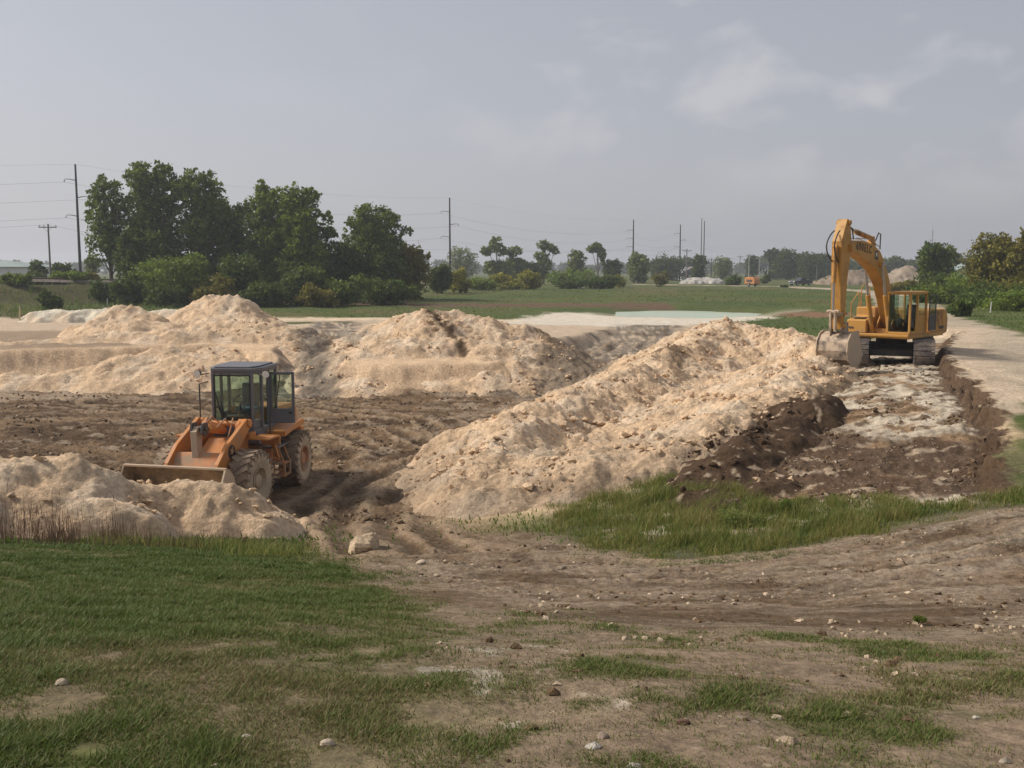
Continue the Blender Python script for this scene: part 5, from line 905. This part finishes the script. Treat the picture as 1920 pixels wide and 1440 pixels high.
# ------------------------------------------------------------------ pickup and orange machine by the road
def wheelset(root, spots, r, w_):
    for x, y in spots: mb = MB(); mb.lathe([(.12, -w_ / 2), (r * .8, -w_ / 2), (r, -w_ * .35), (r, w_ * .35), (r * .8, w_ / 2), (.12, w_ / 2)], (x, y, r), 18); t = mb.build('wheel', M_BLACK, root); mb = MB(); mb.lathe([(.01, (w_ / 2 + .01) * (1 if y > 0 else -1)), (r * .55, (w_ / 2 + .005) * (1 if y > 0 else -1))], (x, y, r), 12); mb.build('rim', M_STEEL, t)
def pickup():
    x, y = ground_at(1501, 535.5); z = hs(x, y); y = y; o = empty('pickup_truck', (x, y, z), R(-150)); tag(o, 'dark pickup truck parked on the far road', 'pickup truck'); m = paint('dark_blue_paint', (.022, .03, .045), .3, .2, scale=1.5)
    mb = MB(); mb.prism([(-2.8, .55), (-2.8, 1.15), (-.6, 1.15), (2.7, 1.12), (2.8, .95), (2.8, .5), (2.2, .42), (-2.3, .42)], -.95, .95); mb.build('body', m, o, .05); mb = MB(); mb.prism([(-1.0, 1.15), (-.85, 1.78), (.35, 1.80), (1.0, 1.15)], -.85, .85); c = mb.build('cab', m, o, .05)
    mb = MB(); mb.prism([(-.86, 1.22), (-.76, 1.68), (.30, 1.70), (.78, 1.22)], -.865, .865); mb.build('window', M_WIN, c); mb = MB(); mb.box((-1.75, 0, 1.22), (1.9, 1.6, .1)); mb.build('bed', M_BLACK, o)
    for s in (-1, 1): mb = MB(); mb.box((2.79, s * .7, .88), (.06, .34, .18)); mb.build('headlight', M_LAMP, o); mb = MB(); mb.box((-2.82, s * .82, .92), (.05, .16, .3)); mb.build('tail_light', paint('red_lens', (.35, .02, .015), .3, .1), o)
    mb = MB(); mb.box((2.85, 0, .52), (.14, 1.8, .2)); mb.build('bumper', M_STEEL, o); mb = MB(); mb.box((-2.86, 0, .55), (.12, 1.8, .18)); mb.build('bumper', M_STEEL, o); wheelset(o, [(1.85, .86), (1.85, -.86), (-1.75, .86), (-1.75, -.86)], .40, .26)
pickup()
def pump():
    x, y = ground_at(1410, 537); z = hs(x, y); o = empty('towed_compressor', (x, y, z), R(-60)); tag(o, 'small orange machine on wheels at the far end of the grass bank', 'machine')
    mb = MB(); mb.prism([(-1.5, .55), (-1.5, 1.6), (-1.1, 2.0), (1.0, 2.0), (1.5, 1.5), (1.5, .55)], -.8, .8); b = mb.build('hood', M_ORANGE, o, .06); mb = MB(); mb.box((0, 0, 1.2), (1.8, 1.63, .5)); mb.build('grille', M_DARK, b); mb = MB(); mb.box((0, 0, .5), (3.2, 1.2, .14)); mb.tube([(1.5, 0, .5), (2.8, 0, .45)], .06); mb.build('chassis', M_DARK, o); wheelset(o, [(0, .95), (0, -.95)], .40, .24)
pump()
def logs():
    x, y = ground_at(905, 543); z = hs(x, y)
    for i, (dx, a_, l_, t_) in enumerate([(0, .3, 4.2, .18), (1.2, -.5, 3.6, .12), (2.2, .1, 3.2, .22), (-1.4, .8, 3.0, .05)]):
        mb = MB(Matrix.Translation((x + dx, y + .3 * i, z)) @ Matrix.Rotation(a_, 4, 'Z')); mb.tube([(-l_ / 2, 0, .15), (0, .1, .35), (l_ / 2, -.1, .3 + l_ * t_)], [.16, .13, .05], 6); mb.tube([(.2, 0, .35), (1.1, .5, 1.0)], [.07, .03], 5)
        tag(mb.build('dead_branch', BARKP), ('longest bleached dead branch lying before the flat green bush', 'bleached dead branch crossing the longest one', 'bleached dead branch at the right of the branch pile', 'bleached dead branch at the left of the branch pile')[i], 'branch', 'bleached dead branches')
logs()
def stake(u, v, h, mat, label):
    x, y = ground_at(u, v); z = hs(x, y); mb = MB(Matrix.Translation((x, y, z)) @ Matrix.Rotation(.05, 4, 'Y')); mb.box((0, 0, h / 2 - .05), (.07, .05, h)); mb.add([(-.035, -.025, h - .05), (.035, -.025, h - .05), (.035, .025, h - .05), (-.035, .025, h - .05), (0, 0, h + .06)], [(0, 1, 4), (1, 2, 4), (2, 3, 4), (3, 0, 4)]); tag(mb.build('survey_stake', mat), label, 'stake', 'survey stakes')
M_STK = paint('stake_wood', (.55, .47, .25), .8, .1); M_STW = paint('stake_white', (.75, .74, .7), .7, .1)
stake(37, 604, 1.2, M_STK, 'yellowish wooden stake left of the white marl heap'); stake(201, 574, .8, M_STW, 'white stake in the grass before the left cottonwoods'); stake(1784, 568, .9, M_STW, 'white stake in the road verge right of the excavator cab'); stake(1857, 586, .9, M_STW, 'white stake in the road verge nearest the right edge')
print('things', time.time() - T0)

for u, v, w_, hh, kd, lb in [(1400, 985, 120, .34, 'grey', 'wide blue green weed bush in the middle of the weed patch'), (1480, 968, 60, .40, 'dark', 'dark weed bush at the right foot of the soil heap'), (1722, 1170, 22, .07, 'grey', 'single dark weed tuft on the bare track at the right')]:
    x, y = ground_at(u, v); plant('weed_bush', lb, 'weed', x, y, hh, w_ * y / FPX, kd, 2600, .035, shape='bush', group='leafy weeds', clump=.6, trunk=.006)
# ------------------------------------------------------------------ stones and clods
def rocks(name, label, X, Y, Z, S, mat, cols, seed=3, kind='stuff', flat=.75):
    rng = np.random.default_rng(seed); p = (1 + 5 ** .5) / 2
    B = np.array([(-1, p, 0), (1, p, 0), (-1, -p, 0), (1, -p, 0), (0, -1, p), (0, 1, p), (0, -1, -p), (0, 1, -p), (p, 0, -1), (p, 0, 1), (-p, 0, -1), (-p, 0, 1)], float); B /= np.linalg.norm(B[0])
    T = np.array([(0,11,5),(0,5,1),(0,1,7),(0,7,10),(0,10,11),(1,5,9),(5,11,4),(11,10,2),(10,7,6),(7,1,8),(3,9,4),(3,4,2),(3,2,6),(3,6,8),(3,8,9),(4,9,5),(2,4,11),(6,2,10),(8,6,7),(9,8,1)])
    n = len(X); V = B[None] * (1 + .38 * rng.normal(size=(n, 12, 1)).clip(-1.2, 1.2)) * (np.array((1, 1, flat)) * (.7 + .6 * rng.random((n, 1, 3)))); a = rng.random(n) * 6.28; c, s = np.cos(a)[:, None], np.sin(a)[:, None]
    vx = V[..., 0] * c - V[..., 1] * s; vy = V[..., 0] * s + V[..., 1] * c; V = np.stack([vx, vy, V[..., 2]], -1) * S[:, None, None] * .5 + np.stack([X, Y, Z + S * .12], -1)[:, None]
    F = (T[None] + 12 * np.arange(n)[:, None, None]).reshape(-1, 3); C = np.repeat(np.asarray(cols), 12, 0); V = V.reshape(-1, 3)
    o = npmesh(name, V, F, mat, None, False, {'col': np.c_[C, np.ones(len(V))], 'rgh': np.full(len(V), 1.), 'spk': np.full(len(V), -1.)})
    tag(o, label, None, None, kind); return o
def scatter(n, x0, x1, y0, y1, wfun, rng):
    x = x0 + (x1 - x0) * rng.random(n); y = y0 + (y1 - y0) * rng.random(n); k = rng.random(n) < wfun(x, y); return x[k], y[k]
rg_ = np.random.default_rng(21)
def on_heap(x, y):
    g = smooth_h(x, y); return sst(.05, .4, topz(x, y) - .08 - g)
x, y = scatter(36000, -17, 16, 17, 66, lambda x, y: on_heap(x, y) * np.clip(26 / y, .3, 1) * np.where((y < 21.5) & (x < -3.5), .55, 1) * sst(-.25, .5, fbm(x * .6, y * .6, 3, 200)), rg_)
sz = .045 + .20 * rg_.random(len(x)) ** 5 + .05 * rg_.random(len(x)); zz = topz(x, y); k = fbm(x, y, 2, 202)
soilm = ((pline(x, y, [(3.9, 22.2), (5.4, 24.2), (7.6, 27)])[0] < 1.35))[:, None]
rocks('sand_clods', 'loose lumps of sand and earth lying on the heaps', x, y, zz, sz, PILE, np.where(soilm, SOIL * 1.3, SAND * (.95 + .15 * rg_.random((len(x), 1)))), 4)
x, y = scatter(85000, -30, 16, 17, 52, lambda x, y: ZN(x, y) * (1 - on_heap(x, y)) * sst(-.2, .5, fbm(x * .5, y * .5, 3, 204)) * np.clip(24 / y, .25, 1) * (np.hypot(x + 7.2, y - 26.5) > 2.9), rg_)
sz = .03 + .13 * rg_.random(len(x)) ** 6; mix = rg_.random((len(x), 1)); rocks('mud_clods', 'crumbled mud and marl on the churned pit floor', x, y, height(x, y), sz, EARTH, np.where(mix < .86, MUDM * (.55 + .6 * rg_.random((len(x), 1))), PALE * .75), 5)
x, y = scatter(80000, -9, 17, 3, 19, lambda x, y: (.35 + .65 * sst(-.3, .5, sdpoly(x, y, TRACK))) * sst(-.1, .6, fbm(x * .8, y * .8, 3, 206)) * np.clip(8 / np.hypot(x, y), .2, 1) * np.where(sdpoly(x, y, GRASS_L) > 0, .12, 1) * np.where(sdpoly(x, y, WEED) > 0, .1, 1), rg_)
sz = .008 + .060 * rg_.random(len(x)) ** 6; mix = rg_.random((len(x), 1)); rocks('pebbles', 'small stones and crumbs of earth on the bare track', x, y, height(x, y), sz, EARTH, np.where(mix < .66, MUDM * (.6 + .6 * rg_.random((len(x), 1))), PALE * (.75 + .4 * rg_.random((len(x), 1)))), 6)
def stone(u, v, wpx, c, label, fl=.6, seed=0, name='stone', cat='stone'):
    x, y = ground_at(u, v); z = h1(x, y); s = wpx * y / FPX; rng = np.random.default_rng(seed + int(u)); n1_, n2 = 14, 22; th = np.linspace(0, math.pi, n1_); ph = np.linspace(0, 2 * math.pi, n2, endpoint=False); T_, Pp = np.meshgrid(th, ph, indexing='ij')
    d = np.stack([np.sin(T_) * np.cos(Pp), np.sin(T_) * np.sin(Pp), np.cos(T_)], -1).reshape(-1, 3); r = np.ones(len(d))
    for k in range(11): q = rng.normal(size=3); q /= np.linalg.norm(q); r = np.minimum(r, (.62 + .3 * rng.random()) / np.maximum(d @ q, .05))
    r = r + .05 * fbm(d[:, 0] * 3 + u, d[:, 1] * 3 + d[:, 2] * 2, 3, 210); V = d * r[:, None] * np.array((.56, .42, .5 * fl)) * s; V[:, 2] += .12 * s * fl
    F = [(i * n2 + j, (i + 1) * n2 + j, (i + 1) * n2 + (j + 1) % n2, i * n2 + (j + 1) % n2) for i in range(n1_ - 1) for j in range(n2)]
    C = np.tile(np.array(c), (len(V), 1)); o = npmesh(name, V, F, PILE, None, False, {'col': np.c_[C, np.ones(len(V))], 'rgh': np.full(len(V), .8), 'spk': np.full(len(V), -1.)}); o.location = (x, y, z); tag(o, label, cat, 'loose stones in the foreground')
pl = (.50, .41, .31); wh = (.55, .50, .43)
stone(684, 1030, 66, (.55, .42, .28), 'large tan boulder on the track below the loader', .95, name='boulder', cat='boulder')
for u, v, w_, c, lb in [(117, 1286, 26, pl, 'rounded tan stone in the grass at the far left'), (800, 1285, 20, (.45, .30, .19), 'pinkish stone at the grass edge left of the white scatter'), (462, 1384, 18, wh, 'pale stone low in the grass, left of the picture middle'), (614, 1392, 28, pl, 'flat tan stone at the bottom, right of the pale one'),
    (852, 1390, 12, wh, 'small white stone at the bottom middle'), (898, 1424, 15, wh, 'upright white stone at the bottom edge, middle'), (402, 1436, 20, pl, 'tan stone cut by the bottom edge, left'), (1130, 1384, 26, (.33, .25, .2), 'brown clod beside white stones at the bottom, right of middle'), (1112, 1404, 34, wh, 'broad white stone at the bottom, right of middle'),
    (1282, 1358, 26, (.16, .10, .07), 'dark brown clod on the worn grass'), (1458, 1344, 22, pl, 'tan stone on the worn grass below the track, right'), (1188, 1438, 30, wh, 'pale stone cut by the bottom edge, right'), (1264, 1143, 14, (.15, .09, .06), 'small dark clod alone on the bare track'), (1832, 1338, 16, wh, 'white stone near the right edge, lower corner'),
    (1884, 1424, 22, (.42, .36, .28), 'tan stone in the lower right corner'), (1054, 1066, 18, (.30, .24, .18), 'brown stone on the track below the weeds'), (790, 1058, 22, pl, 'tan stone on the track right of the boulder'), (948, 905, 34, (.58, .47, .33), 'pale block at the toe of the sand ridge'), (1366, 838, 30, (.58, .46, .32), 'pale block on the sand ridge above the dark soil heap')]:
    stone(u, v, w_, c, lb, .7 if w_ < 30 else .5)
# ------------------------------------------------------------------ grass and weeds
def blades(name, label, x, y, hgt, wid, mat, rng, lean=.5, lv=None, zf=height, segs=2):
    n = len(x); z = zf(x, y) - .01; a = rng.random(n) * 6.28; ld = np.stack([np.cos(a), np.sin(a)], 1); ln = lean * (.3 + rng.random(n)) * hgt; b = a + 1.57 + .6 * rng.normal(size=n); wx = np.cos(b) * wid / 2; wy = np.sin(b) * wid / 2
    def P(f, ff, ws): return np.stack([x + ld[:, 0] * ln * ff + wx * ws, y + ld[:, 1] * ln * ff + wy * ws, z + hgt * f], -1)
    V = np.stack([P(0, 0, -1), P(0, 0, 1), P(.55, .3, .8), P(.55, .3, -.8), P(1, 1, .12), P(1, 1, -.12)], 1).reshape(-1, 3); i = 6 * np.arange(n)[:, None]
    F = np.concatenate([i + np.array([[0, 1, 2, 3]]), i + np.array([[3, 2, 4, 5]])], 1).reshape(-1, 4); lv = rng.random(n) if lv is None else lv
    tag(npmesh(name, V, F, mat, None, False, None, {'lv': np.repeat(lv, 2)}), label, None, None, 'stuff')
LAWN = leafmat('lawn_blades', (.062, .110, .016), (.25, .19, .10), (.112, .152, .032), .35)
rng = np.random.default_rng(31)
N_ = 2600000; r = 2.6 * np.exp(rng.random(N_) ** .80 * math.log(20 / 2.6)); a = np.radians(-38 + 76 * rng.random(N_)); x = r * np.sin(a); y = r * np.cos(a); k0 = (y < 19.5); x, y = x[k0], y[k0]
gxs = np.arange(-15, 15, .10); gys = np.arange(-1, 20, .10); GX, GY = np.meshgrid(gxs, gys, indexing='ij'); GG = regions(GX.ravel(), GY.ravel())[3].reshape(GX.shape)
def look(x, y):
    fx = np.clip((x + 15) / .10, 0, len(gxs) - 2); fy = np.clip((y + 1) / .10, 0, len(gys) - 2); i = fx.astype(int); j = fy.astype(int); a = fx - i; b = fy - j
    return (GG[i, j] * (1 - a) + GG[i + 1, j] * a) * (1 - b) + (GG[i, j + 1] * (1 - a) + GG[i + 1, j + 1] * a) * b
gr = look(x, y); cl = fbm(x * 2.2, y * 2.2, 3, 220); k = rng.random(len(x)) < gr * sst(-.7, .45, cl + .25 + .35 * fbm(x * 6.5, y * 6.5, 2, 226)) ; x, y, cl, gr = x[k], y[k], cl[k], gr[k]
dist = np.hypot(x, y); h = (.014 + .026 * rng.random(len(x)) ** 2) * (1 + .6 * sst(.0, .6, cl)) * (.55 + .5 * gr) * (1 + .02 * dist); wd = .0026 + .00072 * dist
lv = np.clip(.42 + .22 * rng.normal(size=len(x)) + .22 * sst(.1, .7, fbm(x * .5, y * .5, 3, 224)) - .1 * cl + .28 * (1 - gr) - .12 * sst(9, 14, dist), 0, 1)
blades('lawn_grass', 'short grass on the berm in the foreground', x, y, h, wd, LAWN, rng, .9, lv); print('lawn', len(x), time.time() - T0)
WM = leafmat('weed_blades', (.075, .110, .020), (.30, .25, .09), (.16, .205, .042), .45); DM = leafmat('dead_weeds', (.075, .042, .028), (.25, .165, .105), (.14, .085, .055), .2)
bx = [p[0] for p in WEED]; by = [p[1] for p in WEED]; n = 380000; x = min(bx) - 1 + (max(bx) - min(bx) + 2) * rng.random(n); y = min(by) - 1 + (max(by) - min(by) + 2) * rng.random(n)
s = sdpoly(x, y, WEED) + .5 * fbm(x * .9, y * .9, 3, 230); cl = fbm(x * 1.3, y * 1.3, 3, 232); k = (rng.random(n) < sst(-.3, .7, s) * (.26 + .74 * sst(-.35, .35, cl)) * (.45 + .55 * sst(-.4, .1, fbm(x * .8, y * .8, 3, 239)))) & (x < 16); x, y, cl, s = x[k], y[k], cl[k], s[k]
h = (.06 + .25 * rng.random(len(x)) ** 2) * (.75 + .5 * sst(-.1, .5, cl)) * (.5 + .5 * sst(-.1, 1.2, s)); blades('weeds', 'tall green weeds between the track and the dark soil', x, y, h, .006 + .010 * rng.random(len(x)), WM, rng, .6, np.clip(.50 + .30 * rng.normal(size=len(x)) + .35 * cl + .25 * fbm(x * .7, y * .7, 2, 236), 0, 1))
E_E = [(-17, 17.2), (-12, 16.9), (-9.5, 16.8), (-7.5, 16.6), (-6, 16.8), (-4.6, 17.2), (-3.6, 17.3)]
n = 26000; x = -17 + 13.5 * rng.random(n); y = 15.6 + 3.2 * rng.random(n); d, _ = pline(x, y, E_E); k = (rng.random(n) < np.exp(-(d / .75) ** 2) * sst(-.5, .3, fbm(x * 1.2, y, 3, 240)) * (1 - .55 * sst(-6.5, -4, x))); x, y = x[k], y[k]
h = (.14 + .50 * rng.random(len(x)) ** 1.9) * (1 - .45 * sst(-8, -5, x)); blades('dry_weeds', 'reddish brown dead weeds along the foot of the sand bank', x, y, h, .005 + .006 * rng.random(len(x)), DM, rng, .25, zf=topz)
n = 16000; x = -8 + 5.5 * rng.random(n); y = 14.2 + 3.2 * rng.random(n); d, _ = pline(x, y, [(-6.6, 16.5), (-5.2, 16.7), (-4.3, 16.4), (-3.7, 15.2)]); k = rng.random(n) < np.exp(-(d / .5) ** 2); x, y = x[k], y[k]
blades('rough_grass', 'longer olive grass at the corner of the berm', x, y, .06 + .20 * rng.random(len(x)) ** 1.5, .007 + .008 * rng.random(len(x)), WM, rng, .6)
# field grass: coarse tufts out to the far bank
n = 160000; r = 18 * np.exp(rng.random(n) * math.log(200 / 18)); a = np.radians(-36 + 72 * rng.random(n)); x = r * np.sin(a); y = r * np.cos(a); _, _, _, gr = regions(x, y); wat = sdpoly(x, y, POND) > -1.5; k = (rng.random(n) < gr * .95) & ~wat & (pline(x, y, [p for p in ROAD])[0] > 3.2) & (pline(x, y, RAIL)[0] > 2.6) & (smooth_h(x, y) > topz(x, y) - .35); x, y = x[k], y[k]; d = np.hypot(x, y)
FM = leafmat('field_blades', (.080, .125, .022), (.25, .215, .08), (.135, .190, .040), .4); lv = np.clip(.38 + .2 * rng.normal(size=len(x)) + .35 * fbm(x * .07, y * .14, 3, 250), 0, 1)
blades('field_grass', 'rough grass of the fields and banks', x, y, (.04 + .10 * rng.random(len(x))) * np.where((x < -34) & (y > 84), 4.5, 1), .02 + d * .0007, FM, rng, .7, lv, zf=smooth_h); print('grass', time.time() - T0)
# ------------------------------------------------------------------ haze
def haze():
    mb = MB(); mb.box((0, 0, 20.5), (5200, 5200, 47)); m = bpy.data.materials.new('haze'); m.use_nodes = True; n = m.node_tree.nodes; n.clear(); o_ = n.new('ShaderNodeOutputMaterial'); v = n.new('ShaderNodeVolumePrincipled'); v.inputs['Color'].default_value = (.86, .90, .97, 1); v.inputs['Density'].default_value = .0005; v.inputs['Anisotropy'].default_value = .3
    m.node_tree.links.new(v.outputs[0], o_.inputs['Volume']); tag(mb.build('haze', m), 'thin summer haze', None, None, 'stuff')
haze()
print('done', time.time() - T0)
